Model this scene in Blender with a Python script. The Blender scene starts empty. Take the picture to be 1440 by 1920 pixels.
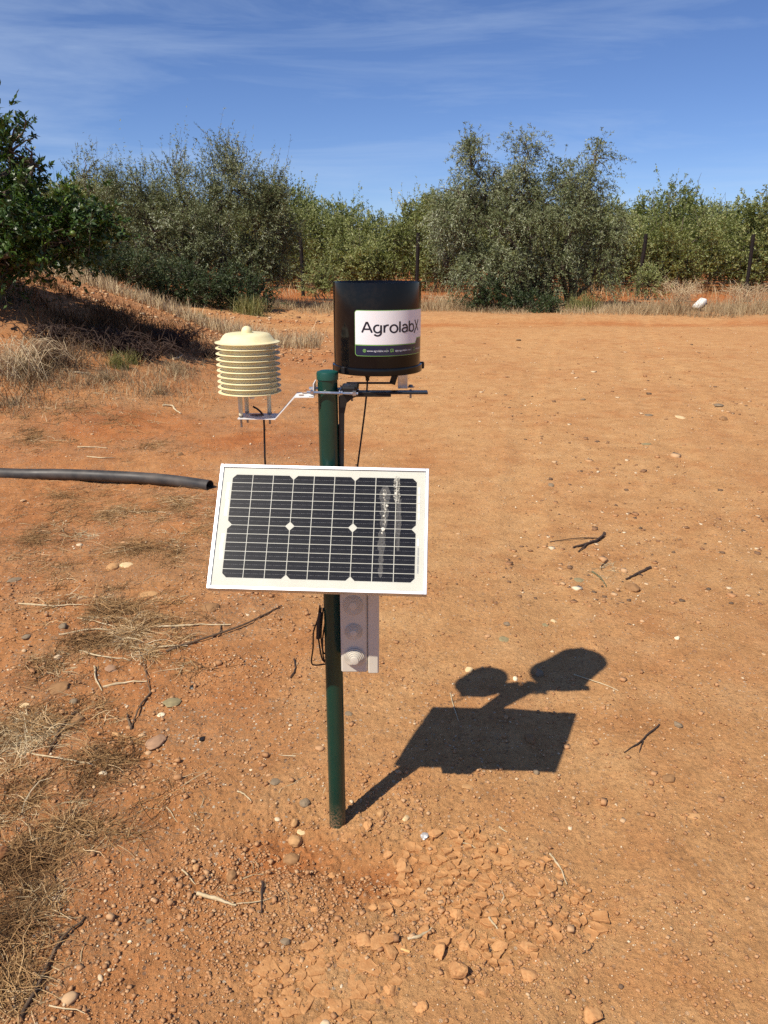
import bpy, math, random
import numpy as np
from mathutils import Vector, Matrix

rng = np.random.default_rng(7)
random.seed(7)
scene = bpy.context.scene
COL = scene.collection

# ------------------------------------------------------------------ camera
F_PX, CX, CY = 1442.0, 720.0, 960.0
TILT = math.radians(18.37)
CAM_H = 1.6
cam_data = bpy.data.cameras.new('camera')
cam = bpy.data.objects.new('camera', cam_data)
COL.objects.link(cam)
cam.location = (0, 0, CAM_H)
cam.rotation_euler = (math.pi / 2 - TILT, 0, 0)
cam_data.sensor_fit = 'VERTICAL'
cam_data.sensor_height = 36.0
cam_data.lens = 36.0 * F_PX / 1920.0
cam_data.clip_start = 0.05
cam_data.clip_end = 3000
scene.camera = cam

# ------------------------------------------------------------------ world, sun, exposure
SUN_AZ, SUN_EL = math.radians(44.5), math.radians(52.2)   # direction the light travels towards
LIGHT_DIR = Vector((math.sin(SUN_AZ) * math.cos(SUN_EL), math.cos(SUN_AZ) * math.cos(SUN_EL), -math.sin(SUN_EL)))
world = bpy.data.worlds.new('World')
scene.world = world
world.use_nodes = True
wn, wl = world.node_tree.nodes, world.node_tree.links
wn.clear()
w_out = wn.new('ShaderNodeOutputWorld')
w_bg = wn.new('ShaderNodeBackground')
w_bg.inputs['Strength'].default_value = 0.05
w_sky = wn.new('ShaderNodeTexSky')
w_sky.sky_type = 'NISHITA'
w_sky.sun_disc = False
w_sky.sun_elevation = SUN_EL
w_sky.sun_rotation = SUN_AZ + math.pi
w_sky.altitude = 60
w_sky.air_density = 0.8
w_sky.dust_density = 0.0
w_sky.ozone_density = 6.0
w_tc = wn.new('ShaderNodeTexCoord')
# thin cirrus: noise stretched along the horizon, all the way round
w_map = wn.new('ShaderNodeMapping')
w_map.inputs['Scale'].default_value = (1.6, 1.6, 13.0)
w_map.inputs['Rotation'].default_value = (0.03, -0.05, 0.4)
w_noise = wn.new('ShaderNodeTexNoise')
w_noise.inputs['Scale'].default_value = 1.7
w_noise.inputs['Detail'].default_value = 7
w_noise.inputs['Roughness'].default_value = 0.6
w_noise.inputs['Distortion'].default_value = 0.5
w_ramp = wn.new('ShaderNodeValToRGB')
w_ramp.color_ramp.elements[0].position = 0.44
w_ramp.color_ramp.elements[1].position = 0.85
w_ramp.color_ramp.elements[0].color = (0, 0, 0, 1)
w_ramp.color_ramp.elements[1].color = (1, 1, 1, 1)
w_mul = wn.new('ShaderNodeMath'); w_mul.operation = 'MULTIPLY'; w_mul.inputs[1].default_value = 0.42
w_mix = wn.new('ShaderNodeMix'); w_mix.data_type = 'RGBA'
w_mix.inputs[7].default_value = (10.0, 12.2, 15.5, 1)
wl.new(w_tc.outputs['Generated'], w_map.inputs['Vector'])
wl.new(w_map.outputs['Vector'], w_noise.inputs['Vector'])
wl.new(w_noise.outputs['Fac'], w_ramp.inputs['Fac'])
wl.new(w_ramp.outputs['Color'], w_mul.inputs[0])
wl.new(w_mul.outputs[0], w_mix.inputs[0])
w_tint = wn.new('ShaderNodeMix'); w_tint.data_type = 'RGBA'; w_tint.blend_type = 'MULTIPLY'
w_tint.inputs[0].default_value = 1.0
w_tint.inputs[7].default_value = (1.52, 1.58, 1.9, 1)      # clear dry blue, the same in every direction
wl.new(w_sky.outputs['Color'], w_tint.inputs[6])
wl.new(w_tint.outputs[2], w_mix.inputs[6])
wl.new(w_mix.outputs[2], w_bg.inputs['Color'])
wl.new(w_bg.outputs['Background'], w_out.inputs['Surface'])

sun_data = bpy.data.lights.new('sun', 'SUN')
sun_data.energy = 5.0
sun_data.angle = math.radians(0.53)
sun_data.color = (1.0, 0.92, 0.79)
sun = bpy.data.objects.new('sun', sun_data)
COL.objects.link(sun)
sun.rotation_euler = LIGHT_DIR.to_track_quat('-Z', 'Y').to_euler()

scene.view_settings.view_transform = 'Standard'
scene.view_settings.look = 'None'
scene.view_settings.exposure = 0.24
scene.view_settings.gamma = 1.0
scene.render.engine = 'CYCLES'
scene.cycles.use_denoising = False
scene.cycles.max_bounces = 6
scene.cycles.transparent_max_bounces = 12

# ------------------------------------------------------------------ pixel <-> place helpers (layout planning only)
ST, CT = math.sin(TILT), math.cos(TILT)

def ray(px, py):
    u = (px - CX) / F_PX
    v = (CY - py) / F_PX
    return np.array([u, CT + v * ST, -ST + v * CT])

def at(px, py, y):
    d = ray(px, py)
    return np.array([0, 0, CAM_H]) + d * (y / d[1])

def flat(px, py, z=0.0):
    d = ray(px, py)
    return np.array([0, 0, CAM_H]) + d * ((z - CAM_H) / d[2])

# ------------------------------------------------------------------ noise (numpy)
def _hash(ix, iy, seed):
    h = (ix.astype(np.int64) * 374761393 + iy.astype(np.int64) * 668265263 + seed * 1442695041) & 0xFFFFFFFF
    h = ((h ^ (h >> 13)) * 1274126177) & 0xFFFFFFFF
    h = ((h ^ (h >> 16)) * 2246822519) & 0xFFFFFFFF
    return (h ^ (h >> 15)) / 4294967295.0

def vnoise(x, y, seed=0):
    xi, yi = np.floor(x), np.floor(y)
    fx, fy = x - xi, y - yi
    fx = fx * fx * fx * (fx * (fx * 6 - 15) + 10)
    fy = fy * fy * fy * (fy * (fy * 6 - 15) + 10)
    a, b = _hash(xi, yi, seed), _hash(xi + 1, yi, seed)
    c, d = _hash(xi, yi + 1, seed), _hash(xi + 1, yi + 1, seed)
    return (a + (b - a) * fx) * (1 - fy) + (c + (d - c) * fx) * fy

def fbm(x, y, octv=4, seed=0, gain=0.5):
    s = np.zeros_like(x); a = 1.0; t = 0.0
    for o in range(octv):
        # rotate each octave so that the lattice never shows
        cr, sr = math.cos(o * 0.8 + 0.3), math.sin(o * 0.8 + 0.3)
        f = 2.03 ** o
        s += a * (vnoise((x * cr - y * sr) * f, (x * sr + y * cr) * f, seed + o * 17) * 2 - 1)
        t += a; a *= gain
    return s / t

def worley(x, y, seed=0):
    xi, yi = np.floor(x), np.floor(y)
    f1 = np.full(x.shape, 9.0); f2 = np.full(x.shape, 9.0)
    for dx in (-1, 0, 1):
        for dy in (-1, 0, 1):
            cx, cy = xi + dx, yi + dy
            px = cx + _hash(cx, cy, seed); py = cy + _hash(cx, cy, seed + 91)
            d = np.hypot(px - x, py - y)
            m = d < f1
            f2 = np.where(m, f1, np.minimum(f2, d)); f1 = np.where(m, d, f1)
    return f1, f2

def sstep(a, b, x):
    t = np.clip((x - a) / (b - a), 0, 1)
    return t * t * (3 - 2 * t)

# ------------------------------------------------------------------ the lie of the land
POLE = np.array([-0.1373, 1.874])
CRUST_A = (flat(890, 1690), 0.27, 0.27)      # broken flakes right of the post
CRUST_B = (flat(600, 1850), 0.20, 0.14)      # cracked mud at the bottom

TRACKS = ((0.62, 0.10), (1.95, 0.11), (2.6, 0.10))

def ell(x, y, c, rx, ry):
    return np.sqrt(((x - c[0]) / rx) ** 2 + ((y - c[1]) / ry) ** 2)

def land(x, y):
    """large shapes"""
    r = np.hypot(x, y)
    z = 0.048 * np.exp(-(((x - 0.55) / 1.5) ** 2 + ((y - 2.9) / 1.1) ** 2))
    z = z - 0.03 * np.exp(-(((x + 0.2) / 0.28) ** 2 + ((y - 1.78) / 0.22) ** 2))
    # gravel bank on the left
    up = sstep(-1.4, -7.4, x + 0.16 * (y - 13.5)) * sstep(6.0, 12.5, y)
    z = z + 1.3 * up * (1 - 0.75 * sstep(14.5, 19.0, y)) * (1 + 0.0 * x)
    z = z + 0.2 * sstep(-1.5, -5.0, x) * sstep(5.5, 9.0, y)
    # low verge under the fence, shallow track in front of it
    z = z + 0.10 * sstep(21.0, 22.6, y + 0.08 * x) + 0.05 * fbm(x * 0.18, y * 0.18, 2, 3) * sstep(3, 9, r)
    z = z - 0.03 * np.exp(-((y - 19.6 - 0.05 * x) / 1.1) ** 2) * sstep(-3, 0, x)
    return z

def gh(x, y, fine=True):
    x = np.asarray(x, float); y = np.asarray(y, float)
    r = np.hypot(x, y)
    z = land(x, y)
    left = sstep(0.25, -0.5, x - 0.05 * (y - 2))
    rough = 0.4 + 0.8 * left
    z = z + 0.020 * fbm(x * 1.4, y * 1.4, 3, 11) * (0.6 + 0.7 * left)
    z = z + 0.010 * fbm(x * 5.5, y * 5.5, 3, 12) * rough
    # old wheel tracks sweeping across the yard
    for c_, w_ in TRACKS:
        q = x - (c_ + 0.10 * (y - 2) + 0.035 * np.maximum(y - 4, 0) ** 1.5)
        q = q + 0.05 * fbm(x * 2, y * 2, 2, 15)
        z = z - 0.009 * np.exp(-(q / w_) ** 2) + 0.005 * np.exp(-((np.abs(q) - 1.7 * w_) / (0.5 * w_)) ** 2)
    if fine:
        near = 1 - sstep(7, 14, r)
        ca = 1 - sstep(0.75, 1.25, ell(x, y, *CRUST_A))
        cb = 1 - sstep(0.75, 1.25, ell(x, y, *CRUST_B))
        base = np.exp(-(ell(x, y, (POLE[0] + 0.03, POLE[1] - 0.17), 0.36, 0.26) ** 2))
        clod = np.clip(np.maximum(base, 0.55 * ca) + 0.25 * left * (vnoise(x * 2.2, y * 2.2, 5) > 0.45), 0, 1)
        f1, f2 = worley(x * 27 + 0.5 * fbm(x * 40, y * 40, 2, 4), y * 27, 21)
        g1, g2 = worley(x * 78, y * 78, 22)
        lump = np.clip(1 - f1 * 1.5, 0, 1) * (vnoise(x * 21, y * 21, 8) > 0.45)
        gran = np.clip(1 - g1 * 1.4, 0, 1)
        z = z + near * (0.0135 * clod * lump + (0.0026 + 0.0030 * clod) * gran * (0.35 + 1.3 * vnoise(x * 3.1, y * 3.1, 9)))
        z = z + near * 0.0042 * fbm(x * 30, y * 30, 3, 31, 0.6) * (0.7 + 0.7 * left) * (0.4 + 1.2 * vnoise(x * 1.9, y * 1.9, 10))
        # earth heaped against the post, pit beside it
        z = z + 0.022 * np.exp(-(ell(x, y, (POLE[0] + 0.05, POLE[1] - 0.03), 0.075, 0.05) ** 2))
        z = z - 0.022 * np.exp(-(ell(x, y, flat(665, 1630), 0.10, 0.055) ** 2)) - 0.012 * np.exp(-(ell(x, y, flat(760, 1690), 0.07, 0.07) ** 2)) + 0.014 * np.exp(-(ell(x, y, flat(560, 1660), 0.12, 0.06) ** 2)) + 0.02 * np.exp(-(ell(x, y, flat(330, 1500), 0.2, 0.08) ** 2))
        f1, f2 = worley(x * 24 + 0.4 * fbm(x * 30, y * 30, 2, 3), y * 24, 27)
        z = z - near * 0.005 * cb * (1 - sstep(0.02, 0.09, f2 - f1))
    return z

GRID = {}
def gh1(x, y):
    if not GRID: return float(gh(np.array([x]), np.array([y]))[0])
    a = math.atan2(x, y); r = math.hypot(x, y)
    az, rr, Z = GRID['az'], GRID['rr'], GRID['Z']
    i = min(max(int(np.searchsorted(rr, r)) - 1, 0), len(rr) - 2); j = min(max(int(np.searchsorted(az, a)) - 1, 0), len(az) - 2)
    u = (r - rr[i]) / (rr[i + 1] - rr[i]); v = (a - az[j]) / (az[j + 1] - az[j])
    return float((Z[i, j] * (1 - v) + Z[i, j + 1] * v) * (1 - u) + (Z[i + 1, j] * (1 - v) + Z[i + 1, j + 1] * v) * u)

def ground_at(px, py):
    z = 0.0
    for _ in range(12):
        p = flat(px, py, z)
        z = 0.5 * z + 0.5 * gh1(p[0], p[1])
    return np.array([p[0], p[1], gh1(p[0], p[1])])

def px_size(p):
    """metres per reference pixel at a place"""
    return (p[1] * CT + (CAM_H - p[2]) * ST) / F_PX

# ------------------------------------------------------------------ materials
def new_mat(name):
    m = bpy.data.materials.new(name)
    m.use_nodes = True
    nt = m.node_tree
    return m, nt, nt.nodes, nt.links, nt.nodes['Principled BSDF']

def coords(nt, kind='Object'):
    return nt.nodes.new('ShaderNodeTexCoord').outputs[kind]

def noise(nt, vec, scale, detail=4, rough=0.55, out='Fac'):
    n = nt.nodes.new('ShaderNodeTexNoise')
    n.inputs['Scale'].default_value = scale
    n.inputs['Detail'].default_value = detail
    n.inputs['Roughness'].default_value = rough
    if vec is not None: nt.links.new(vec, n.inputs['Vector'])
    return n.outputs[out]

def ramp(nt, fac, stops):
    n = nt.nodes.new('ShaderNodeValToRGB')
    e = n.color_ramp.elements
    while len(e) < len(stops): e.new(0.5)
    for i, (p, c) in enumerate(stops):
        e[i].position = p
        e[i].color = (c[0], c[1], c[2], 1) if hasattr(c, '__len__') else (c, c, c, 1)
    nt.links.new(fac, n.inputs['Fac'])
    return n.outputs['Color']

def mix(nt, fac, a, b, mode='MIX'):
    n = nt.nodes.new('ShaderNodeMix'); n.data_type = 'RGBA'; n.blend_type = mode
    for s, v in ((n.inputs[0], fac), (n.inputs[6], a), (n.inputs[7], b)):
        if isinstance(v, (int, float)): s.default_value = v
        elif isinstance(v, tuple): s.default_value = (v[0], v[1], v[2], 1)
        else: nt.links.new(v, s)
    return n.outputs[2]

def math_node(nt, op, a, b=None, c=None):
    n = nt.nodes.new('ShaderNodeMath'); n.operation = op
    for s, v in zip(n.inputs, (a, b, c)):
        if v is None: continue
        if isinstance(v, (int, float)): s.default_value = v
        else: nt.links.new(v, s)
    return n.outputs[0]

def bump(nt, height, strength, dist, bsdf):
    n = nt.nodes.new('ShaderNodeBump')
    n.inputs['Strength'].default_value = strength
    n.inputs['Distance'].default_value = dist
    nt.links.new(height, n.inputs['Height'])
    nt.links.new(n.outputs['Normal'], bsdf.inputs['Normal'])

def attr(nt, name, out='Fac'):
    n = nt.nodes.new('ShaderNodeAttribute'); n.attribute_name = name
    return n.outputs[out]

def simple(name, a, b=None, rough=0.5, scale=30, metal=0.0, spec=0.5, bumpy=0.0, bdist=0.001, detail=5, lo=0.35, hi=0.65, coat=0.0, rvar=0.0, dust=0.0):
    """colour wandering between two tones with noise, with a little relief and uneven gloss"""
    m, nt, N, L, b_ = new_mat(name)
    b = b or tuple(c * 0.8 for c in a)
    co = coords(nt)
    nz = noise(nt, co, scale, detail)
    base = ramp(nt, nz, [(lo, a), (hi, b)])
    if dust:
        spots = math_node(nt, 'ADD', ramp(nt, noise(nt, co, 380, 3, 0.7), [(0.62, 0.0), (0.72, 1.0)]), ramp(nt, noise(nt, co, 22, 8, 0.75), [(0.5, 0.0), (0.85, 0.9)]))
        base = mix(nt, math_node(nt, 'MULTIPLY', spots, dust), base, (0.40, 0.25, 0.14))
    L.new(base, b_.inputs['Base Color'])
    b_.inputs['Metallic'].default_value = metal
    b_.inputs['Specular IOR Level'].default_value = spec
    b_.inputs['Coat Weight'].default_value = coat
    b_.inputs['Coat Roughness'].default_value = 0.06
    if rvar:
        L.new(ramp(nt, noise(nt, co, scale * 0.6, 6), [(0.3, max(rough - rvar, 0.02)), (0.7, rough + rvar)]), b_.inputs['Roughness'])
    else:
        b_.inputs['Roughness'].default_value = rough
    if bumpy: bump(nt, noise(nt, co, scale * 4, 4), bumpy, bdist, b_)
    return m

def tinted(name, stops, rough=0.6, spec=0.3, transl=0.0, trans_col=None, dusty=0.0):
    """colour picked by the 'tint' attribute of each leaf or blade"""
    m, nt, N, L, b = new_mat(name)
    c = ramp(nt, attr(nt, 'tint'), stops)
    L.new(c, b.inputs['Base Color'])
    b.inputs['Roughness'].default_value = rough
    b.inputs['Specular IOR Level'].default_value = spec
    if transl:
        tr = N.new('ShaderNodeBsdfTranslucent')
        L.new(mix(nt, 1.0, c, trans_col or (1.3, 1.5, 0.5), 'MULTIPLY'), tr.inputs['Color'])
        ms = N.new('ShaderNodeMixShader'); ms.inputs[0].default_value = transl
        L.new(b.outputs[0], ms.inputs[1]); L.new(tr.outputs[0], ms.inputs[2])
        L.new(ms.outputs[0], N['Material Output'].inputs['Surface'])
    return m

# ground: dusty orange earth, redder where it is bare and broken, paler where driven on
def make_ground_mat():
    m, nt, N, L, b = new_mat('red_earth')
    co = coords(nt)
    red = attr(nt, 'red'); litter = attr(nt, 'litter'); gravelly = attr(nt, 'gravelly')
    big = noise(nt, co, 0.55, 5, 0.6)
    mid = noise(nt, co, 5.0, 6, 0.62)
    fine = noise(nt, co, 60.0, 5, 0.7)
    grain = noise(nt, co, 420.0, 3, 0.7)
    tan_ = ramp(nt, mid, [(0.3, (0.435, 0.213, 0.084)), (0.5, (0.515, 0.262, 0.106)), (0.72, (0.57, 0.315, 0.142))])
    red_ = ramp(nt, mid, [(0.3, (0.345, 0.110, 0.031)), (0.55, (0.45, 0.158, 0.048)), (0.75, (0.52, 0.215, 0.078))])
    f = math_node(nt, 'ADD', red, math_node(nt, 'MULTIPLY', math_node(nt, 'SUBTRACT', big, 0.5), 1.1))
    f = math_node(nt, 'ADD', f, math_node(nt, 'MULTIPLY', math_node(nt, 'SUBTRACT', fine, 0.5), 0.5))
    c = mix(nt, ramp(nt, f, [(0.12, 0.0), (0.85, 1.0)]), tan_, red_)
    c = mix(nt, math_node(nt, 'MULTIPLY', attr(nt, 'dust'), 0.55), c, ramp(nt, mid, [(0.3, (0.55, 0.30, 0.124)), (0.7, (0.63, 0.375, 0.165))]))
    c = mix(nt, math_node(nt, 'MULTIPLY', ramp(nt, noise(nt, co, 2.3, 7, 0.68), [(0.48, 0.0), (0.68, 1.0)]), 0.38), c, red_)
    # dry plant dust and bleached crumbs where litter lies
    lit = ramp(nt, noise(nt, co, 95.0, 5, 0.75), [(0.47, 0.0), (0.62, 1.0)])
    c = mix(nt, math_node(nt, 'MULTIPLY', math_node(nt, 'MULTIPLY', lit, litter), 0.75), c, (0.27, 0.19, 0.115))
    lit2 = ramp(nt, noise(nt, co, 160.0, 4, 0.8), [(0.60, 0.0), (0.68, 1.0)])
    c = mix(nt, math_node(nt, 'MULTIPLY', math_node(nt, 'MULTIPLY', lit2, litter), 0.6), c, (0.52, 0.43, 0.30))
    # stone chips that are too small to model
    v = N.new('ShaderNodeTexVoronoi'); v.feature = 'F1'; v.inputs['Scale'].default_value = 62.0
    v.inputs['Randomness'].default_value = 1.0
    L.new(co, v.inputs['Vector'])
    sep = N.new('ShaderNodeSeparateColor'); L.new(v.outputs['Color'], sep.inputs['Color'])
    chip = math_node(nt, 'MULTIPLY', math_node(nt, 'LESS_THAN', v.outputs['Distance'], 0.3), math_node(nt, 'GREATER_THAN', sep.outputs[0], 0.62))
    chipc = ramp(nt, sep.outputs[1], [(0.0, (0.13, 0.085, 0.06)), (0.35, (0.30, 0.17, 0.10)), (0.6, (0.45, 0.31, 0.20)), (0.9, (0.62, 0.5, 0.36))])
    c = mix(nt, math_node(nt, 'MULTIPLY', chip, math_node(nt, 'ADD', 0.25, math_node(nt, 'MULTIPLY', gravelly, 0.75))), c, chipc)
    # grains of sand, light and dark
    c = mix(nt, 0.75, c, ramp(nt, grain, [(0.28, 0.40), (0.43, 0.92), (0.6, 1.06), (0.74, 1.65)]), 'MULTIPLY')
    c = mix(nt, 0.7, c, ramp(nt, fine, [(0.3, 0.68), (0.7, 1.25)]), 'MULTIPLY')
    c = mix(nt, 0.8, c, ramp(nt, noise(nt, co, 13.0, 8, 0.72), [(0.28, 0.72), (0.45, 1.0), (0.7, 1.12)]), 'MULTIPLY')
    fleck_shade = ramp(nt, noise(nt, co, 26.0, 6, 0.8), [(0.33, 1.0), (0.39, 0.0)])  # dark flecks paint in the small shadows of distant stones
    c = mix(nt, math_node(nt, 'MULTIPLY', fleck_shade, math_node(nt, 'ADD', 0.25, math_node(nt, 'MULTIPLY', gravelly, 0.5))), c, (0.17, 0.09, 0.05))
    L.new(c, b.inputs['Base Color'])
    b.inputs['Roughness'].default_value = 0.95
    b.inputs['Specular IOR Level'].default_value = 0.15
    h = math_node(nt, 'ADD', math_node(nt, 'MULTIPLY', grain, 0.35), math_node(nt, 'ADD', fine, math_node(nt, 'MULTIPLY', chip, 0.35)))
    bump(nt, h, 1.0, 0.011, b)
    return m

M = {}
M['ground'] = make_ground_mat()
M['mud'] = simple('dried_mud', (0.515, 0.272, 0.114), (0.42, 0.20, 0.078), 0.95, 40, spec=0.12, bumpy=0.8, bdist=0.003, detail=6)
M['clod'] = simple('clod_earth', (0.55, 0.30, 0.128), (0.46, 0.22, 0.09), 0.95, 2.2, spec=0.1, bumpy=0.5, bdist=0.0015, detail=8)
M['gravel'] = tinted('gravel_stone', [(0.0, (0.11, 0.08, 0.055)), (0.2, (0.25, 0.13, 0.065)), (0.4, (0.37, 0.185, 0.082)), (0.62, (0.47, 0.25, 0.115)), (0.82, (0.54, 0.36, 0.20)), (1.0, (0.70, 0.58, 0.40))], 0.8, 0.25)
M['green_paint'] = simple('dark_green_paint', (0.004, 0.034, 0.024), (0.005, 0.040, 0.027), 0.28, 12, spec=0.5, rvar=0.08)
M['green_cap'] = simple('green_plastic_cap', (0.006, 0.060, 0.045), (0.008, 0.070, 0.05), 0.42, 14, spec=0.5)
M['black_gloss'] = simple('black_lacquer', (0.0025, 0.0025, 0.0035), (0.004, 0.004, 0.005), 0.10, 14, spec=0.26, rvar=0.03, dust=0.045)
M['black_steel'] = simple('black_coated_steel', (0.008, 0.008, 0.009), (0.014, 0.013, 0.013), 0.38, 40, spec=0.4, rvar=0.1)
M['rubber'] = simple('black_rubber', (0.010, 0.010, 0.011), (0.018, 0.017, 0.016), 0.5, 60, spec=0.4)
M['zinc'] = simple('galvanised_steel', (0.62, 0.62, 0.62), (0.48, 0.48, 0.50), 0.32, 60, metal=1.0, rvar=0.1)
M['steel_grey'] = simple('dull_steel', (0.30, 0.29, 0.28), (0.22, 0.21, 0.20), 0.42, 40, metal=0.8, rvar=0.1)
M['white_metal'] = simple('white_powder_coat', (0.78, 0.77, 0.75), (0.70, 0.69, 0.67), 0.45, 30, spec=0.4)
M['cream'] = simple('yellowed_plastic', (0.78, 0.71, 0.44), (0.73, 0.63, 0.35), 0.5, 18, spec=0.35, dust=0.09)
M['cream_leg'] = simple('ivory_plastic', (0.72, 0.68, 0.50), (0.66, 0.61, 0.42), 0.5, 30, spec=0.35)
M['aluminium'] = simple('anodised_aluminium', (0.66, 0.67, 0.70), (0.55, 0.56, 0.60), 0.42, 25, metal=0.85, rvar=0.08)
M['backsheet'] = simple('white_backsheet', (0.54, 0.535, 0.475), (0.505, 0.495, 0.43), 0.5, 9, spec=0.3)
M['ribbon'] = simple('tinned_ribbon', (0.66, 0.66, 0.65), (0.58, 0.58, 0.56), 0.4, 80, metal=0.3)
M['print'] = simple('grey_print', (0.25, 0.26, 0.29), (0.34, 0.35, 0.38), 0.6, 200)
M['box_grey'] = simple('light_grey_plastic', (0.60, 0.56, 0.475), (0.57, 0.53, 0.45), 0.5, 20, spec=0.4, dust=0.15)
M['label_white'] = simple('white_sticker', (0.79, 0.78, 0.80), (0.76, 0.75, 0.77), 0.35, 10, spec=0.4)
M['label_navy'] = simple('navy_sticker', (0.008, 0.014, 0.045), (0.01, 0.017, 0.05), 0.25, 10)
M['label_green'] = simple('green_print', (0.22, 0.46, 0.12), (0.20, 0.42, 0.11), 0.35, 10)
M['label_ink'] = simple('dark_ink', (0.012, 0.012, 0.022), (0.014, 0.014, 0.025), 0.35, 10)
M['label_pale'] = simple('pale_ink', (0.70, 0.72, 0.76), (0.62, 0.65, 0.70), 0.35, 10)
M['pipe'] = simple('weathered_black_pipe', (0.030, 0.028, 0.027), (0.085, 0.072, 0.062), 0.55, 7, spec=0.45, rvar=0.12, detail=8)
M['bark'] = simple('grey_bark', (0.15, 0.12, 0.09), (0.085, 0.065, 0.05), 0.9, 12, spec=0.15, bumpy=0.8, bdist=0.01)
M['fence_post'] = simple('dark_rusted_post', (0.008, 0.006, 0.006), (0.018, 0.011, 0.009), 0.7, 9, spec=0.3)
M['wire'] = simple('dull_fence_wire', (0.09, 0.085, 0.08), (0.06, 0.05, 0.045), 0.5, 20, metal=0.5)
M['white_can'] = simple('white_canister_plastic', (0.80, 0.79, 0.74), (0.72, 0.70, 0.63), 0.45, 8, spec=0.4)
M['dark_can'] = simple('canister_shade_and_base', (0.02, 0.02, 0.02), (0.04, 0.035, 0.03), 0.7, 8)  # near-black for the shade in the open end and the dark base
M['olive'] = tinted('olive_leaf', [(0.0, (0.05, 0.062, 0.024)), (0.4, (0.125, 0.145, 0.058)), (0.62, (0.215, 0.235, 0.12)), (0.8, (0.34, 0.36, 0.25)), (1.0, (0.52, 0.54, 0.44))], 0.5, 0.4, 0.12, (1.2, 1.3, 0.6))
M['almond'] = tinted('almond_leaf', [(0.0, (0.08, 0.10, 0.03)), (0.5, (0.225, 0.25, 0.085)), (0.85, (0.35, 0.35, 0.15)), (1.0, (0.44, 0.36, 0.18))], 0.5, 0.4, 0.2)
M['orange_leaf'] = tinted('citrus_leaf', [(0.0, (0.016, 0.038, 0.008)), (0.5, (0.042, 0.082, 0.014)), (0.8, (0.10, 0.155, 0.025)), (1.0, (0.21, 0.25, 0.05))], 0.42, 0.4, 0.14)
M['shrub'] = tinted('shrub_leaf', [(0.0, (0.018, 0.032, 0.010)), (0.6, (0.038, 0.060, 0.018)), (1.0, (0.10, 0.115, 0.04))], 0.55, 0.35, 0.12)
M['fruit'] = simple('unripe_orange_skin', (0.08, 0.13, 0.02), (0.12, 0.16, 0.03), 0.45, 20, bumpy=0.2)
M['straw'] = tinted('dry_straw', [(0.0, (0.16, 0.105, 0.06)), (0.4, (0.34, 0.245, 0.135)), (0.75, (0.52, 0.405, 0.24)), (1.0, (0.68, 0.57, 0.38))], 0.75, 0.2, 0.12, (1, 0.95, 0.8))
M['weed'] = tinted('dry_weed', [(0.0, (0.045, 0.02, 0.009)), (0.4, (0.20, 0.105, 0.042)), (0.75, (0.41, 0.25, 0.11)), (1.0, (0.74, 0.60, 0.38))], 0.8, 0.2)
M['greenweed'] = tinted('half_green_grass', [(0.0, (0.10, 0.11, 0.03)), (0.5, (0.20, 0.20, 0.07)), (1.0, (0.42, 0.35, 0.17))], 0.7, 0.2, 0.15)
M['stick_brown'] = simple('brown_stick', (0.19, 0.125, 0.075), (0.11, 0.072, 0.045), 0.85, 60, spec=0.2, bumpy=0.6)
M['stick_dark'] = simple('dark_twig', (0.085, 0.055, 0.04), (0.05, 0.034, 0.028), 0.85, 60, spec=0.2, bumpy=0.6)
M['stick_pale'] = simple('bleached_stalk', (0.60, 0.49, 0.32), (0.46, 0.35, 0.20), 0.8, 50, spec=0.2)
M['stick_green'] = simple('grey_green_stalk', (0.17, 0.17, 0.09), (0.12, 0.11, 0.06), 0.8, 60, spec=0.2)
M['filter'] = simple('cigarette_filter_paper', (0.70, 0.42, 0.16), (0.62, 0.36, 0.13), 0.8, 90)
M['foil'] = simple('crumpled_foil', (0.62, 0.60, 0.57), (0.35, 0.33, 0.31), 0.45, 3, metal=0.2)
M['dry_leaf'] = simple('rust_dry_leaf', (0.36, 0.15, 0.05), (0.22, 0.085, 0.03), 0.7, 30)
STONES = {
    'brown': ((0.30, 0.185, 0.105), (0.20, 0.12, 0.07)), 'tan': ((0.48, 0.31, 0.175), (0.36, 0.22, 0.12)),
    'grey': ((0.24, 0.20, 0.165), (0.17, 0.14, 0.115)), 'pale': ((0.66, 0.55, 0.40), (0.52, 0.41, 0.27)),
    'white': ((0.74, 0.71, 0.65), (0.62, 0.57, 0.50)), 'green': ((0.27, 0.25, 0.17), (0.20, 0.18, 0.125)),
    'black': ((0.016, 0.014, 0.013), (0.03, 0.026, 0.024)), 'pink': ((0.37, 0.25, 0.19), (0.28, 0.19, 0.15)),
}
STONES = {k_: tuple((c[0] * 1.12, c[1] * 0.98, c[2] * 0.74) for c in v_) for k_, v_ in STONES.items()}
for k_, (a_, b_) in STONES.items():
    M['stone_' + k_] = simple('stone_' + k_, a_, b_, 0.75 if k_ != 'black' else 0.35, 1.6, spec=0.25, bumpy=0.3, bdist=0.0008, detail=9, lo=0.3, hi=0.7)

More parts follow.
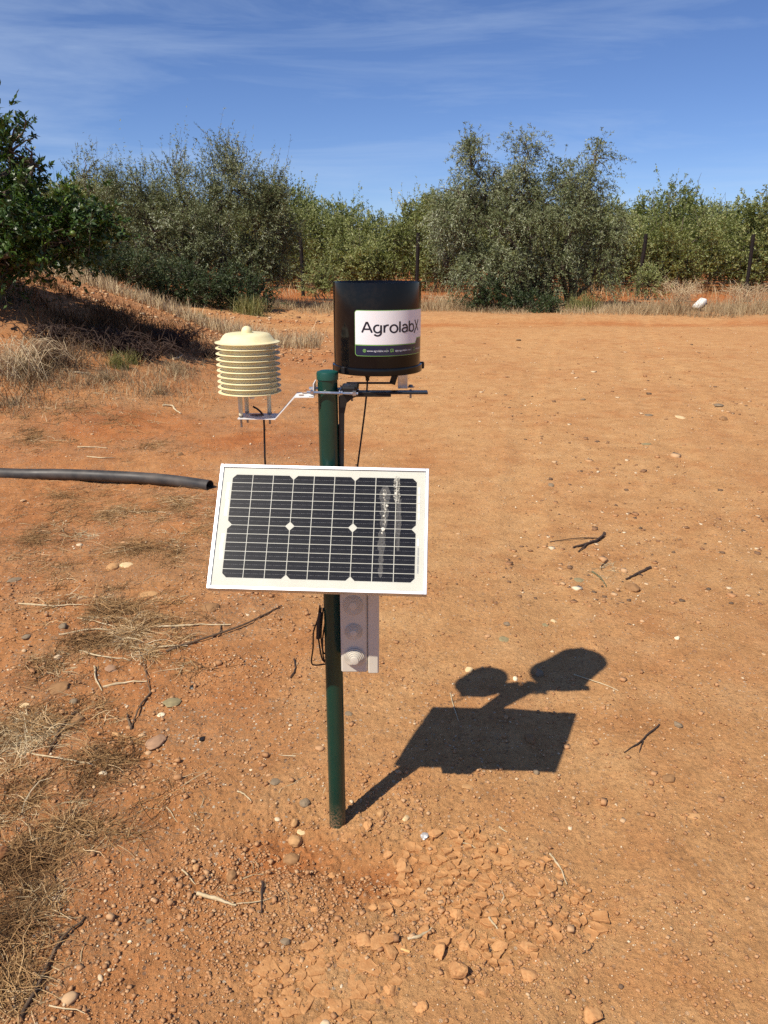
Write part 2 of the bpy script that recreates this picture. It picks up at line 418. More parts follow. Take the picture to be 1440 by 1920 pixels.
# ------------------------------------------------------------------ mesh helpers
def mesh_np(name, V, F, mat, smooth=False, tint=None, attrs=None):
    """V (n,3); F (m,k) all faces of one size"""
    V = np.asarray(V, np.float32); F = np.asarray(F, np.int32)
    me = bpy.data.meshes.new(name)
    me.vertices.add(len(V)); me.vertices.foreach_set('co', V.ravel())
    k = F.shape[1]
    me.loops.add(F.size); me.loops.foreach_set('vertex_index', F.ravel())
    me.polygons.add(len(F))
    me.polygons.foreach_set('loop_start', np.arange(len(F), dtype=np.int32) * k)
    me.polygons.foreach_set('loop_total', np.full(len(F), k, np.int32))
    if smooth: me.polygons.foreach_set('use_smooth', np.ones(len(F), bool))
    if tint is not None:
        a = me.attributes.new('tint', 'FLOAT', 'FACE'); a.data.foreach_set('value', np.asarray(tint, np.float32))
    for n_, v_ in (attrs or {}).items():
        a = me.attributes.new(n_, 'FLOAT', 'POINT'); a.data.foreach_set('value', np.asarray(v_, np.float32))
    me.update(calc_edges=True)
    me.validate()
    if mat: me.materials.append(mat)
    return me

class MB:
    """collects simple shapes into one mesh"""
    def __init__(s): s.v = []; s.f = []
    def add(s, vs, fs):
        n = len(s.v); s.v += [tuple(map(float, p)) for p in vs]; s.f += [tuple(i + n for i in f) for f in fs]; return s
    def box(s, c, size, rot=None):
        c = Vector(c); hx, hy, hz = [q / 2 for q in size]
        P = [Vector((x * hx, y * hy, z * hz)) for z in (-1, 1) for y in (-1, 1) for x in (-1, 1)]
        if rot is not None: P = [rot @ p for p in P]
        return s.add([p + c for p in P], [(0, 2, 3, 1), (4, 5, 7, 6), (0, 1, 5, 4), (2, 6, 7, 3), (0, 4, 6, 2), (1, 3, 7, 5)])
    def bbox(s, c, size, bev=0.003, rot=None):
        """box with chamfered edges"""
        c = Vector(c); h = [q / 2 for q in size]; b = min(bev, min(h) * 0.9)
        P = []; idx = {}
        for sx in (-1, 1):
            for sy in (-1, 1):
                for sz in (-1, 1):
                    for ax in range(3):
                        p = [sx * (h[0] - b), sy * (h[1] - b), sz * (h[2] - b)]
                        p[ax] = (sx, sy, sz)[ax] * h[ax]
                        idx[(sx, sy, sz, ax)] = len(P); P.append(Vector(p))
        F = []
        for ax in range(3):
            o = [a for a in range(3) if a != ax]
            for sg in (-1, 1):
                q = []
                for a, b2 in ((-1, -1), (1, -1), (1, 1), (-1, 1)):
                    k = [0, 0, 0]; k[ax] = sg; k[o[0]] = a; k[o[1]] = b2
                    q.append(idx[(*k, ax)])
                F.append(tuple(q))
        for ax in range(3):
            o = [a for a in range(3) if a != ax]
            for a in (-1, 1):
                for b2 in (-1, 1):
                    k0 = [0, 0, 0]; k0[o[0]] = a; k0[o[1]] = b2; k1 = list(k0); k0[ax] = -1; k1[ax] = 1
                    F.append((idx[(*k0, o[0])], idx[(*k1, o[0])], idx[(*k1, o[1])], idx[(*k0, o[1])]))
        for sx in (-1, 1):
            for sy in (-1, 1):
                for sz in (-1, 1): F.append(tuple(idx[(sx, sy, sz, a)] for a in range(3)))
        if rot is not None: P = [rot @ p for p in P]
        return s.add([p + c for p in P], F)
    def lathe(s, prof, seg=32, c=(0, 0, 0), rot=None, close=False):
        c = Vector(c); P = []; n = len(prof)
        for i in range(seg):
            a = 2 * math.pi * i / seg
            for r, z in prof:
                p = Vector((r * math.cos(a), r * math.sin(a), z))
                P.append((rot @ p if rot is not None else p) + c)
        F = []
        for i in range(seg):
            j = (i + 1) % seg
            for k in range(n - 1 + (1 if close else 0)):
                k2 = (k + 1) % n
                F.append((i * n + k, j * n + k, j * n + k2, i * n + k2))
        return s.add(P, F)
    def tube(s, path, rad, seg=8, caps=True):
        path = [Vector(p) for p in path]; n = len(path)
        if not hasattr(rad, '__len__'): rad = [rad] * n
        P = []; up = None
        for i, p in enumerate(path):
            t = (path[min(i + 1, n - 1)] - path[max(i - 1, 0)]).normalized()
            if up is None: up = t.orthogonal().normalized()
            up = (up - t * up.dot(t)); up = up.normalized() if up.length > 1e-6 else t.orthogonal().normalized()
            sd = t.cross(up)
            for k in range(seg):
                a = 2 * math.pi * k / seg
                P.append(p + (up * math.cos(a) + sd * math.sin(a)) * rad[i])
        F = [(i * seg + k, i * seg + (k + 1) % seg, (i + 1) * seg + (k + 1) % seg, (i + 1) * seg + k) for i in range(n - 1) for k in range(seg)]
        if caps: F += [tuple(range(seg))[::-1], tuple((n - 1) * seg + k for k in range(seg))]
        return s.add(P, F)
    def prism(s, pts, z0, z1, xf=None):
        """2-D outline (x,y) pulled from z0 to z1, optional mapping"""
        n = len(pts)
        P = [Vector((x, y, z0)) for x, y in pts] + [Vector((x, y, z1)) for x, y in pts]
        if xf: P = [xf(p) for p in P]
        return s.add(P, [tuple(range(n))[::-1], tuple(range(n, 2 * n))] + [(i, (i + 1) % n, n + (i + 1) % n, n + i) for i in range(n)])
    def mesh(s, name, mat, smooth=False, angle=35):
        me = bpy.data.meshes.new(name)
        me.from_pydata(s.v, [], s.f); me.update()
        if smooth:
            me.polygons.foreach_set('use_smooth', [True] * len(me.polygons))
            try: me.set_sharp_from_angle(angle=math.radians(angle))
            except Exception: pass
        if mat: me.materials.append(mat)
        return me

def link(name, me, parent=None, loc=None, rot=None, scale=None):
    o = bpy.data.objects.new(name, me)
    COL.objects.link(o)
    if parent is not None: o.parent = parent
    if loc is not None: o.location = loc
    if rot is not None: o.rotation_euler = rot
    if scale is not None: o.scale = scale
    return o

def empty(name, loc=(0, 0, 0)):
    o = bpy.data.objects.new(name, None); COL.objects.link(o)
    o.empty_display_size = 0.1; o.location = loc
    return o

def tag(o, label=None, cat=None, group=None, kind=None):
    if label: o['label'] = label
    if cat: o['category'] = cat
    if group: o['group'] = group
    if kind: o['kind'] = kind
    return o

def smooth_path(pts, n=6):
    """Catmull-Rom through the points"""
    P = [Vector(p) for p in pts]
    if len(P) < 3: return [P[0].lerp(P[-1], i / n) for i in range(n + 1)]
    Q = [P[0] * 2 - P[1]] + P + [P[-1] * 2 - P[-2]]
    out = []
    for i in range(1, len(Q) - 2):
        for k in range(n):
            t = k / n
            out.append(0.5 * ((2 * Q[i]) + (Q[i + 1] - Q[i - 1]) * t + (2 * Q[i - 1] - 5 * Q[i] + 4 * Q[i + 1] - Q[i + 2]) * t * t + (3 * Q[i] - Q[i - 1] - 3 * Q[i + 1] + Q[i + 2]) * t ** 3))
    return out + [P[-1]]

# ------------------------------------------------------------------ GROUND: one sheet to the horizon, finest where it is nearest
def build_ground():
    az = np.radians(np.concatenate([np.arange(-180, -60, 5.0), np.arange(-60, -34, 1.3), np.arange(-34, 34, 0.118), np.arange(34, 60, 1.3), np.arange(60, 180, 5.0)]))
    rr = [0.04, 0.3, 0.6, 0.85]
    r = 1.0
    while r < 900:
        rr.append(r)
        if r < 2.6: g = 0.0032
        elif r < 6: g = 0.0046
        elif r < 14: g = 0.0075
        elif r < 40: g = 0.014
        else: g = 0.07
        r *= 1 + g
    rr = np.array(rr)
    A, R_ = np.meshgrid(az, rr)
    X, Y = R_ * np.sin(A), R_ * np.cos(A)
    Z = gh(X.ravel(), Y.ravel()).reshape(X.shape)
    GRID.update(az=az, rr=rr, Z=Z)
    nr, na = X.shape
    V = np.stack([X.ravel(), Y.ravel(), Z.ravel()], 1)
    i = np.arange(nr - 1)[:, None] * na
    j = np.arange(na)[None, :]; j2 = (j + 1) % na
    Fq = np.stack([i + j, i + j2, i + na + j2, i + na + j], -1).reshape(-1, 4)
    x, y = V[:, 0], V[:, 1]
    left = sstep(0.15, -0.6, x + 0.03 * (y - 2)) * (1 - sstep(15, 20, y))
    n = fbm(x * 0.9, y * 0.9, 3, 40) * 0.5 + 0.5
    red = 0.30 * left + 0.28 * left * n
    red = np.maximum(red, 0.85 * np.exp(-ell(x, y, flat(500, 830), 1.0, 0.8) ** 2))
    red = np.maximum(red, 0.8 * np.exp(-ell(x, y, flat(250, 800), 1.6, 0.9) ** 2))
    red = np.maximum(red, 0.85 * np.exp(-ell(x, y, flat(540, 1610), 0.26, 0.13) ** 2))
    red = np.maximum(red, 0.95 * np.exp(-ell(x, y, flat(700, 1650), 0.16, 0.10) ** 2))
    red = np.maximum(red, 0.45 * np.exp(-ell(x, y, flat(830, 850), 0.5, 0.9) ** 2))
    red = np.maximum(red, 0.75 * np.exp(-((y - 19.9 - 0.05 * x) / 0.9) ** 2))
    red = np.maximum(red, 0.9 * sstep(23, 26, y))
    red = np.maximum(red, 0.3 * np.exp(-ell(x, y, flat(980, 1040), 0.7, 0.35) ** 2))
    dust = np.zeros_like(x)
    for c_, w_ in TRACKS:
        q = x - (c_ + 0.10 * (y - 2) + 0.035 * np.maximum(y - 4, 0) ** 1.5)
        dust = np.maximum(dust, 0.25 * np.exp(-(q / (w_ * 1.5)) ** 2))
    dust = np.clip(dust + (1 - left) * (0.55 + 0.9 * fbm(x * 0.9, y * 1.0, 4, 52)) * (1 - sstep(21, 22.5, y)), 0, 1)
    band = fbm(x * 0.22, y * 1.5, 4, 53) * sstep(4, 9, y)
    red = np.clip(red + 0.12 * np.maximum(band, 0) - 0.12 * dust, 0, 1)
    lit = left * (0.25 + 0.75 * (fbm(x * 2.4, y * 2.4, 3, 44) > 0.0)) * (1 - 0.85 * np.exp(-ell(x, y, flat(520, 1560), 0.32, 0.5) ** 2))
    lit = np.maximum(lit, 0.9 * sstep(21.2, 22.6, y + 0.08 * x) * (1 - sstep(26, 28, y)))
    grv = np.clip(0.30 + 0.5 * left + 0.5 * fbm(x * 1.7, y * 1.7, 3, 47), 0, 1)
    grv = np.maximum(grv, sstep(-1.0, -4.0, x) * sstep(7, 10, y))
    me = mesh_np('ground', V, Fq, M['ground'], True, None, {'red': red, 'litter': lit, 'gravelly': grv, 'dust': dust})
    o = link('ground', me)
    return tag(o, 'dusty orange-red earth of the farm track', kind='structure')

ground = build_ground()

# ------------------------------------------------------------------ cracked mud plates: pieces of the ground
def clip_poly(poly, mx, my, nx, ny):
    out = []
    for i in range(len(poly)):
        a, b = poly[i], poly[(i + 1) % len(poly)]
        da = (a[0] - mx) * nx + (a[1] - my) * ny; db = (b[0] - mx) * nx + (b[1] - my) * ny
        if da <= 0: out.append(a)
        if (da < 0 < db) or (db < 0 < da):
            t = da / (da - db); out.append((a[0] + (b[0] - a[0]) * t, a[1] + (b[1] - a[1]) * t))
    return out

def mud_plates():
    cells = []
    for (c, rx, ry), sp, keep, loose in ((CRUST_A, 0.0225, 0.74, 1.0), (CRUST_B, 0.023, 0.85, 0.10)):
        pts = []
        y = c[1] - ry * 1.15
        row = 0
        while y < c[1] + ry * 1.15:
            x = c[0] - rx * 1.15 + (row % 2) * sp * 0.5
            while x < c[0] + rx * 1.15:
                pts.append((x + random.uniform(-.42, .42) * sp, y + random.uniform(-.42, .42) * sp)); x += sp
            y += sp * 0.87; row += 1
        P = np.array(pts)
        # merge some neighbours into bigger plates by dropping points
        P = P[rng.random(len(P)) > np.clip(1.35 * vnoise(P[:, 0] * 16, P[:, 1] * 16, 61) - (.28 if loose > .5 else .12), .05, .85)]
        for p in P:
            e = math.hypot((p[0] - c[0]) / rx, (p[1] - c[1]) / ry)
            e += 0.75 * (float(vnoise(np.array([p[0] * 9]), np.array([p[1] * 9]), 60)[0]) - 0.5)
            if e > 1.0 or random.random() > keep - 0.3 * e: continue
            d = np.hypot(P[:, 0] - p[0], P[:, 1] - p[1])
            poly = [(p[0] - .045, p[1] - .045), (p[0] + .045, p[1] - .045), (p[0] + .045, p[1] + .045), (p[0] - .045, p[1] + .045)]
            for k in np.argsort(d)[1:16]:
                q = P[k]; poly = clip_poly(poly, (p[0] + q[0]) / 2, (p[1] + q[1]) / 2, q[0] - p[0], q[1] - p[1])
                if len(poly) < 3: break
            if len(poly) < 3: continue
            a = 0.5 * abs(sum(poly[i][0] * poly[(i + 1) % len(poly)][1] - poly[(i + 1) % len(poly)][0] * poly[i][1] for i in range(len(poly))))
            cells.append((a, p, poly, loose))
    cells.sort(key=lambda t: -t[0])
    rest = MB()
    for n, (a, p, poly, loose) in enumerate(cells):
        ring = []
        for i in range(len(poly)):
            A, B = poly[i], poly[(i + 1) % len(poly)]
            L = math.hypot(B[0] - A[0], B[1] - A[1])
            k = 3 if L > 0.016 else 2 if L > 0.007 else 1
            for t in range(k):
                j = 0.0026 if t else 0.0012
                ring.append((A[0] + (B[0] - A[0]) * t / k + random.uniform(-j, j), A[1] + (B[1] - A[1]) * t / k + random.uniform(-j, j)))
        m = len(ring)
        sh = random.uniform(0.72, 0.93) if loose > .5 else random.uniform(0.945, 0.985)
        th = random.uniform(0.003, 0.007); up = random.uniform(0.0008, 0.0075) * loose + random.uniform(-0.0006, 0.0014)
        cup = random.uniform(-0.0006, 0.0016) * (0.4 + loose)
        V = []; F = []
        for lvl, (s_, z_) in enumerate(((0.96, -th - 0.004), (1.0, 0.0), (0.9, 0.0009), (0.5, 0.0009 - cup))):
            for (x, y) in ring: V.append(Vector(((x - p[0]) * sh * s_, (y - p[1]) * sh * s_, z_ + random.uniform(-.0004, .0004))))
        V.append(Vector((0, 0, 0.0009 - cup)))
        for l in range(3):
            for i in range(m): F.append((l * m + i, l * m + (i + 1) % m, (l + 1) * m + (i + 1) % m, (l + 1) * m + i))
        for i in range(m): F.append((3 * m + i, 3 * m + (i + 1) % m, 4 * m))
        tx, ty = random.gauss(0, 0.11) * loose, random.gauss(0, 0.11) * loose
        dx, dy = random.uniform(-.003, .003) * loose, random.uniform(-.003, .003) * loose
        R_ = Matrix.Rotation(tx, 3, 'X') @ Matrix.Rotation(ty, 3, 'Y') @ Matrix.Rotation(random.gauss(0, .2) * loose, 3, 'Z')
        zb = max(gh1(p[0], p[1]), 0.5 * (gh1(p[0] + .01, p[1]) + gh1(p[0] - .01, p[1]))) + up
        loc = Vector((p[0] + dx, p[1] + dy, zb))
        V = [R_ @ v for v in V]
        if n < 295:
            b = MB().add(V, F)
            link('mud_plate', b.mesh('mud_plate', M['mud'], True, 30), ground, loc)
        else:
            rest.add([v + loc for v in V], F)
    if rest.v:
        o = link('mud_crumbs', rest.mesh('mud_crumbs', M['mud'], True, 30), ground); tag(o, kind='stuff')
mud_plates()

# ------------------------------------------------------------------ WEATHER STATION
ZB = gh1(*POLE) - 0.01
station = empty('weather_station', (POLE[0], POLE[1], ZB))
tag(station, 'green post weather station with solar panel, rain gauge and louvred shield', 'weather station')
S0 = Vector((POLE[0], POLE[1], ZB))

def part(name, mb_or_mesh, mat=None, parent=station, smooth=True, angle=35):
    """part given in world coordinates; stored relative to the station root"""
    if isinstance(mb_or_mesh, MB):
        mb_or_mesh.v = [tuple(Vector(v) - S0) for v in mb_or_mesh.v]
        me = mb_or_mesh.mesh(name, mat, smooth, angle)
    else: me = mb_or_mesh
    return link(name, me, parent)

PX_, PY_ = POLE
PTOP = 1.338
PR = 0.0243
def post_mat():
    m, nt, N, L, b = new_mat('dark_green_paint_dusty')
    co = coords(nt)
    c = ramp(nt, noise(nt, co, 12, 5), [(0.35, (0.004, 0.034, 0.024)), (0.65, (0.005, 0.040, 0.027))])
    sep = N.new('ShaderNodeSeparateXYZ'); L.new(co, sep.inputs[0])
    foot = ramp(nt, sep.outputs[2], [(0.02, 0.8), (0.10, 0.0)])
    spl = ramp(nt, noise(nt, co, 160, 6, 0.75), [(0.45, 0.0), (0.62, 1.0)])
    spk = ramp(nt, noise(nt, co, 420, 3, 0.7), [(0.68, 0.0), (0.74, 1.0)])
    d = math_node(nt, 'ADD', math_node(nt, 'MULTIPLY', foot, spl), math_node(nt, 'MULTIPLY', spk, 0.12))
    scr = ramp(nt, noise(nt, co, 30, 8, 0.8), [(0.62, 0.0), (0.8, 0.16)])
    d = math_node(nt, 'MINIMUM', math_node(nt, 'ADD', d, scr), 0.8)
    L.new(mix(nt, d, c, (0.36, 0.19, 0.09)), b.inputs['Base Color'])
    L.new(ramp(nt, d, [(0.0, 0.27), (0.6, 0.8)]), b.inputs['Roughness'])
    return m
M['post_paint'] = post_mat()
post = part('post', MB().lathe([(PR, ZB - 0.25), (PR, PTOP - 0.02)], 40, (PX_, PY_, 0)), M['post_paint'])
part('post_cap', MB().lathe([(PR + 0.0002, PTOP - 0.021), (PR + 0.0022, PTOP - 0.0205), (PR + 0.0024, PTOP - 0.006), (PR + 0.001, PTOP - 0.002), (PR * 0.7, PTOP + 0.001), (0.0, PTOP + 0.002)], 40, (PX_, PY_, 0)), M['green_cap'], post)
# flat black bar behind the post and the angled one at its side
bar = MB().box((PX_ + 0.002, PY_ + PR + 0.006, 1.02), (0.058, 0.007, 0.36))
part('back_plate', bar, M['black_steel'])

# --- solar panel
PW, PH, PT = 0.512, 0.315, 0.024
PR_ = Matrix(((0.9988, 0.0303, 0.0376), (-0.047, 0.7854, 0.6172), (-0.0108, -0.6182, 0.7859)))
PC = Vector((-0.1516, 1.7253, 0.9895)) - S0
LIP = 0.0085
bs = MB().box((0, 0.004, 0), (PW - 0.006, 0.002, PH - 0.006))
panel = link('solar_panel', bs.mesh('solar_panel', M['backsheet']), station)
panel.matrix_local = Matrix.Translation(PC) @ PR_.to_4x4()
fr = MB()
for sx in (-1, 1):
    fr.bbox((sx * (PW / 2 - LIP / 2), PT / 2 - 0.0006, 0), (LIP, PT, PH), 0.0009)
    fr.bbox((sx * (PW / 2 - 0.011), PT - 0.0012, 0), (0.021, 0.002, PH - 0.004), 0.0005)
for sz in (-1, 1):
    fr.bbox((0, PT / 2 - 0.0006, sz * (PH / 2 - LIP / 2)), (PW - 2 * LIP - 0.0004, PT, LIP - 0.0003), 0.0009)
link('frame', fr.mesh('frame', M['aluminium']), panel)
# cells: 9 columns by 12 rows, corners cut where a wafer ends
def cell_mat():
    m, nt, N, L, b = new_mat('solar_cell')
    co = coords(nt)
    sep = N.new('ShaderNodeSeparateXYZ'); L.new(co, sep.inputs[0])
    c = ramp(nt, noise(nt, co, 55, 5), [(0.35, (0.006, 0.007, 0.012)), (0.7, (0.013, 0.014, 0.019))])
    # fine fingers and the broken solder line along the middle of the strip
    line = math_node(nt, 'LESS_THAN', math_node(nt, 'ABSOLUTE', sep.outputs[2]), 0.00035)
    dots = math_node(nt, 'GREATER_THAN', noise(nt, co, 700, 1), 0.5)
    c = mix(nt, math_node(nt, 'MULTIPLY', math_node(nt, 'MULTIPLY', line, dots), 0.35), c, (0.5, 0.5, 0.5))
    dust = ramp(nt, noise(nt, co, 900, 2), [(0.68, 0.0), (0.76, 1.0)])
    c = mix(nt, math_node(nt, 'MULTIPLY', dust, 0.25), c, (0.4, 0.36, 0.3))
    film = ramp(nt, noise(nt, co, 14, 4), [(0.3, 0.0), (0.8, 1.0)])
    c = mix(nt, math_node(nt, 'MULTIPLY', film, 0.02), c, (0.5, 0.42, 0.34))
    L.new(c, b.inputs['Base Color']); b.inputs['Roughness'].default_value = 0.3; b.inputs['Specular IOR Level'].default_value = 0.08
    return m
M['cell'] = cell_mat()
GX0, GX1 = -PW * 0.5 + PW * 0.062, PW * 0.5 - PW * 0.055
GZ0, GZ1 = PH * 0.5 - PH * 0.082, -PH * 0.5 + PH * 0.088
cw, chh = (GX1 - GX0) / 9, (GZ0 - GZ1) / 12
gapx, gapz = 0.0021, 0.0020
def cell_mesh(cut):
    w, h = (cw - gapx) / 2, (chh - gapz) / 2
    cx_, cz_ = 0.0095, 0.0095
    pts = []
    for i, (sx, sz) in enumerate(((-1, -1), (1, -1), (1, 1), (-1, 1))):
        if cut == i:
            a = (sx * (w - cx_), sz * h); b = (sx * w, sz * (h - cz_))
            pts += [b, a] if i in (0, 2) else [a, b]
        else: pts.append((sx * w, sz * h))
    return MB().prism(pts, 0, 0.0006, lambda p: Vector((p.x, -p.z, p.y))).mesh('solar_cell', M['cell'])
cm = {c: cell_mesh(c) for c in (None, 0, 1, 2, 3)}
for r_ in range(12):
    for c_ in range(9):
        cut = None
        if c_ % 3 == 0 and r_ % 6 == 0: cut = 3
        if c_ % 3 == 2 and r_ % 6 == 0: cut = 2
        if c_ % 3 == 0 and r_ % 6 == 5: cut = 0
        if c_ % 3 == 2 and r_ % 6 == 5: cut = 1
        link('solar_cell', cm[cut], panel, (GX0 + (c_ + .5) * cw, 0.0028, GZ0 - (r_ + .5) * chh))
# interconnect ribbons at both margins and print on the right one
for k in range(12):
    z = GZ0 - (k + .5) * chh
    if k in (1, 2, 3, 4, 7, 8, 9): link('ribbon', MB().box((GX0 - 0.006 - 0.0012 * (k % 3), 0.0026, z), (0.0055, 0.0006, chh * 0.9)).mesh('ribbon', M['ribbon']), panel)
    if k in (1, 2, 3, 4, 7): link('ribbon', MB().box((GX1 + 0.0055, 0.0026, z), (0.0045, 0.0006, chh * 0.86)).mesh('ribbon', M['ribbon']), panel)
pr = MB()
for k in (8, 9, 10):
    z = GZ0 - (k + .5) * chh
    for q in range(7): pr.box((GX1 + 0.0062, 0.0026, z + (q - 3) * chh * 0.13), (0.0032, 0.0005, chh * 0.08))
link('printed_marks', pr.mesh('printed_marks', M['print']), panel)
# glass pane
def glass_mat():
    m, nt, N, L, b = new_mat('panel_glass')
    N.remove(b)
    tr = N.new('ShaderNodeBsdfTransparent'); gl = N.new('ShaderNodeBsdfGlossy')
    gl.inputs['Roughness'].default_value = 0.04
    fz = N.new('ShaderNodeFresnel'); fz.inputs['IOR'].default_value = 1.28
    ms = N.new('ShaderNodeMixShader')
    L.new(fz.outputs[0], ms.inputs[0]); L.new(tr.outputs[0], ms.inputs[1]); L.new(gl.outputs[0], ms.inputs[2])
    L.new(ms.outputs[0], N['Material Output'].inputs['Surface'])
    return m
g = MB().add([(-PW / 2 + LIP, 0.0008, -PH / 2 + LIP), (PW / 2 - LIP, 0.0008, -PH / 2 + LIP), (PW / 2 - LIP, 0.0008, PH / 2 - LIP), (-PW / 2 + LIP, 0.0008, PH / 2 - LIP)], [(0, 1, 2, 3)])
link('glass', g.mesh('glass', glass_mat()), panel)
# bird droppings that have run down the glass
def film_mat(name, col, lo, hi, mx):
    m, nt, N, L, b = new_mat(name)
    co = coords(nt)
    b.inputs['Base Color'].default_value = (*col, 1); b.inputs['Roughness'].default_value = 0.9
    a = ramp(nt, noise(nt, co, 210, 6, 0.75), [(lo, 0.0), (hi, mx)])
    L.new(a, b.inputs['Alpha'])
    return m
M['film'] = film_mat('dried_film', (0.60, 0.58, 0.53), 0.25, 0.8, 0.26)
M['splat'] = film_mat('dropping_white', (0.60, 0.57, 0.48), 0.44, 0.62, 0.85)
def pxy(u, v):   # panel fraction -> local
    return (-PW / 2 + PW * u, PH / 2 - PH * v)
def streak(u0, v0, v1, widths, mat, lift, jit=0.0015, drift=0.0):
    n = 26; Lh = []; Rh = []
    for i in range(n + 1):
        t = i / n; w = np.interp(t, np.linspace(0, 1, len(widths)), widths)
        x, z = pxy(u0 + drift * t, v0 + (v1 - v0) * t)
        Lh.append((x - w * PW / 2 + random.uniform(-jit, jit), z)); Rh.append((x + w * PW / 2 + random.uniform(-jit, jit), z))
    V = [Vector((x, -lift, z)) for x, z in Lh + Rh]
    F = [(i, i + 1, n + 2 + i, n + 1 + i) for i in range(n)]
    return MB().add(V, F).mesh('bird_dropping', mat)
link('bird_dropping', streak(0.795, 0.155, 0.50, [.02, .05, .055, .04, .03, .042, .03, .035, .02], M['film'], -0.0003), panel)
link('bird_dropping', streak(0.788, 0.50, 0.88, [.02, .035, .028, .04, .02, .022, .016, .026, .01], M['film'], -0.0002), panel)
link('bird_dropping', streak(0.848, 0.06, 0.29, [.02, .03, .026, .03, .02], M['splat'], -0.0001, drift=0.004), panel)
link('bird_dropping', streak(0.862, 0.26, 0.67, [.02, .024, .02, .03, .024, .02, .018, .012], M['film'], -0.00025), panel)
link('bird_dropping', streak(0.792, 0.18, 0.48, [.006, .012, .004, .016, .010, .004, .014, .008], M['splat'], 0.0002, 0.0025, 0.008), panel)
M['dropping'] = simple('dropping_solid', (0.66, 0.64, 0.56), (0.56, 0.53, 0.43), 0.8, 200)
for (u, v, r_) in ((0.792, 0.505, 0.0052), (0.788, 0.535, 0.0026), (0.806, 0.315, 0.003), (0.846, 0.215, 0.0034), (0.800, 0.345, 0.0022), (0.793, 0.40, 0.0024), (0.79, 0.225, 0.003)):
    x, z = pxy(u, v)
    ring = [Vector((x + r_ * random.uniform(.6, 1.3) * math.cos(a), -0.0004, z + r_ * random.uniform(.7, 1.4) * math.sin(a))) for a in np.linspace(0, 2 * math.pi, 12, endpoint=False)]
    link('bird_dropping', MB().add(ring + [Vector((x, -0.0018, z))], [(i, (i + 1) % 12, 12) for i in range(12)]).mesh('bird_dropping', M['dropping'], True), panel)
# bracket behind the panel
bk = MB()
for sx in (-0.02, 0.05):
    a = Vector(PC) + S0 + PR_ @ Vector((sx + 0.02, PT + 0.004, 0.05)); b = Vector((PX_ + sx, PY_ + 0.004, a.z - 0.02))
bk.bbox(Vector(PC) + S0 + PR_ @ Vector((0.012, PT + 0.006, 0.0)), (0.06, 0.012, 0.2), 0.002, PR_)
bk.bbox((PX_, PY_ - 0.055, 0.93), (0.05, 0.11, 0.05), 0.003)
part('panel_bracket', bk, M['black_steel'])

# --- rain gauge
GY = 1.95
gc = at(707, 528, GY); gzt = gc[2]; gzb = at(707, 706, GY - 0.111)[2] + 0.0145
GR = 0.1075
GX = gc[0]
can = MB().lathe([(GR * 0.15, gzt - 0.09), (GR - 0.006, gzt - 0.045), (GR - 0.0025, gzt - 0.003), (GR - 0.0018, gzt), (GR - 0.0002, gzt), (GR, gzt - 0.002), (GR, gzb + 0.006), (GR, gzb), (0.0, gzb)], 96, (GX, GY, 0))
gauge = part('rain_gauge', can, M['black_gloss'])
part('base_ring', MB().lathe([(GR + 0.0005, gzb + 0.004), (GR + 0.0042, gzb + 0.003), (GR + 0.0046, gzb + 0.001), (GR + 0.0046, gzb - 0.013), (GR + 0.003, gzb - 0.0145), (0.0, gzb - 0.0145)], 96, (GX, GY, 0)), M['black_gloss'], gauge)
for a_ in (-2.35, 0.12):
    part('clip', MB().bbox((GX + (GR + 0.006) * math.cos(a_), GY + (GR + 0.006) * math.sin(a_), gzb - 0.004), (0.011, 0.011, 0.017), 0.002, Matrix.Rotation(a_, 3, 'Z')), M['black_steel'], gauge)
part('screw', MB().lathe([(0, 0.004), (0.003, 0.003), (0.0036, 0.0), (0.0036, -0.004)], 10, (GX - 0.078, GY - (GR ** 2 - 0.078 ** 2) ** .5 - 0.004, gzb - 0.004), Matrix.Rotation(math.pi / 2, 3, 'X')), M['zinc'], gauge)

# label wrapped round the can: x along the arc from its left edge (m), z up from its bottom edge (m)
TH0, LW = math.radians(-29.2), 0.2035
LZ0 = at(690, 667.5, GY - 0.1)[2]; LZ1 = at(690, 581.5, GY - 0.1)[2]
LHT = LZ1 - LZ0
FACE = math.atan2(-GY, -GX)    # direction from the can to the lens side
def wrap(x, z, lift):
    a = FACE + TH0 + x / GR
    return Vector((GX + (GR + lift) * math.cos(a), GY + (GR + lift) * math.sin(a), LZ0 + z))
def poly_fill(name, pts, lift, mat, parent, cols=48):
    """fill a 2-D outline with columns so that it bends round the can"""
    xs = np.array([p[0] for p in pts]); x0, x1 = xs.min(), xs.max()
    cuts = sorted(set(list(np.linspace(x0 + 1e-6, x1 - 1e-6, cols)) + [min(max(x, x0 + 1e-6), x1 - 1e-6) for x in xs]))
    mb = MB(); prev = None
    for x in cuts:
        zs = []
        for i in range(len(pts)):
            a, b = pts[i], pts[(i + 1) % len(pts)]
            if (a[0] <= x < b[0]) or (b[0] <= x < a[0]):
                zs.append(a[1] + (b[1] - a[1]) * (x - a[0]) / (b[0] - a[0]))
        if len(zs) < 2: prev = None; continue
        cur = (x, min(zs), max(zs))
        if prev:
            mb.add([wrap(prev[0], prev[1], lift), wrap(cur[0], cur[1], lift), wrap(cur[0], cur[2], lift), wrap(prev[0], prev[2], lift)], [(0, 1, 2, 3)])
        prev = cur
    return part(name, mb, mat, parent, True)
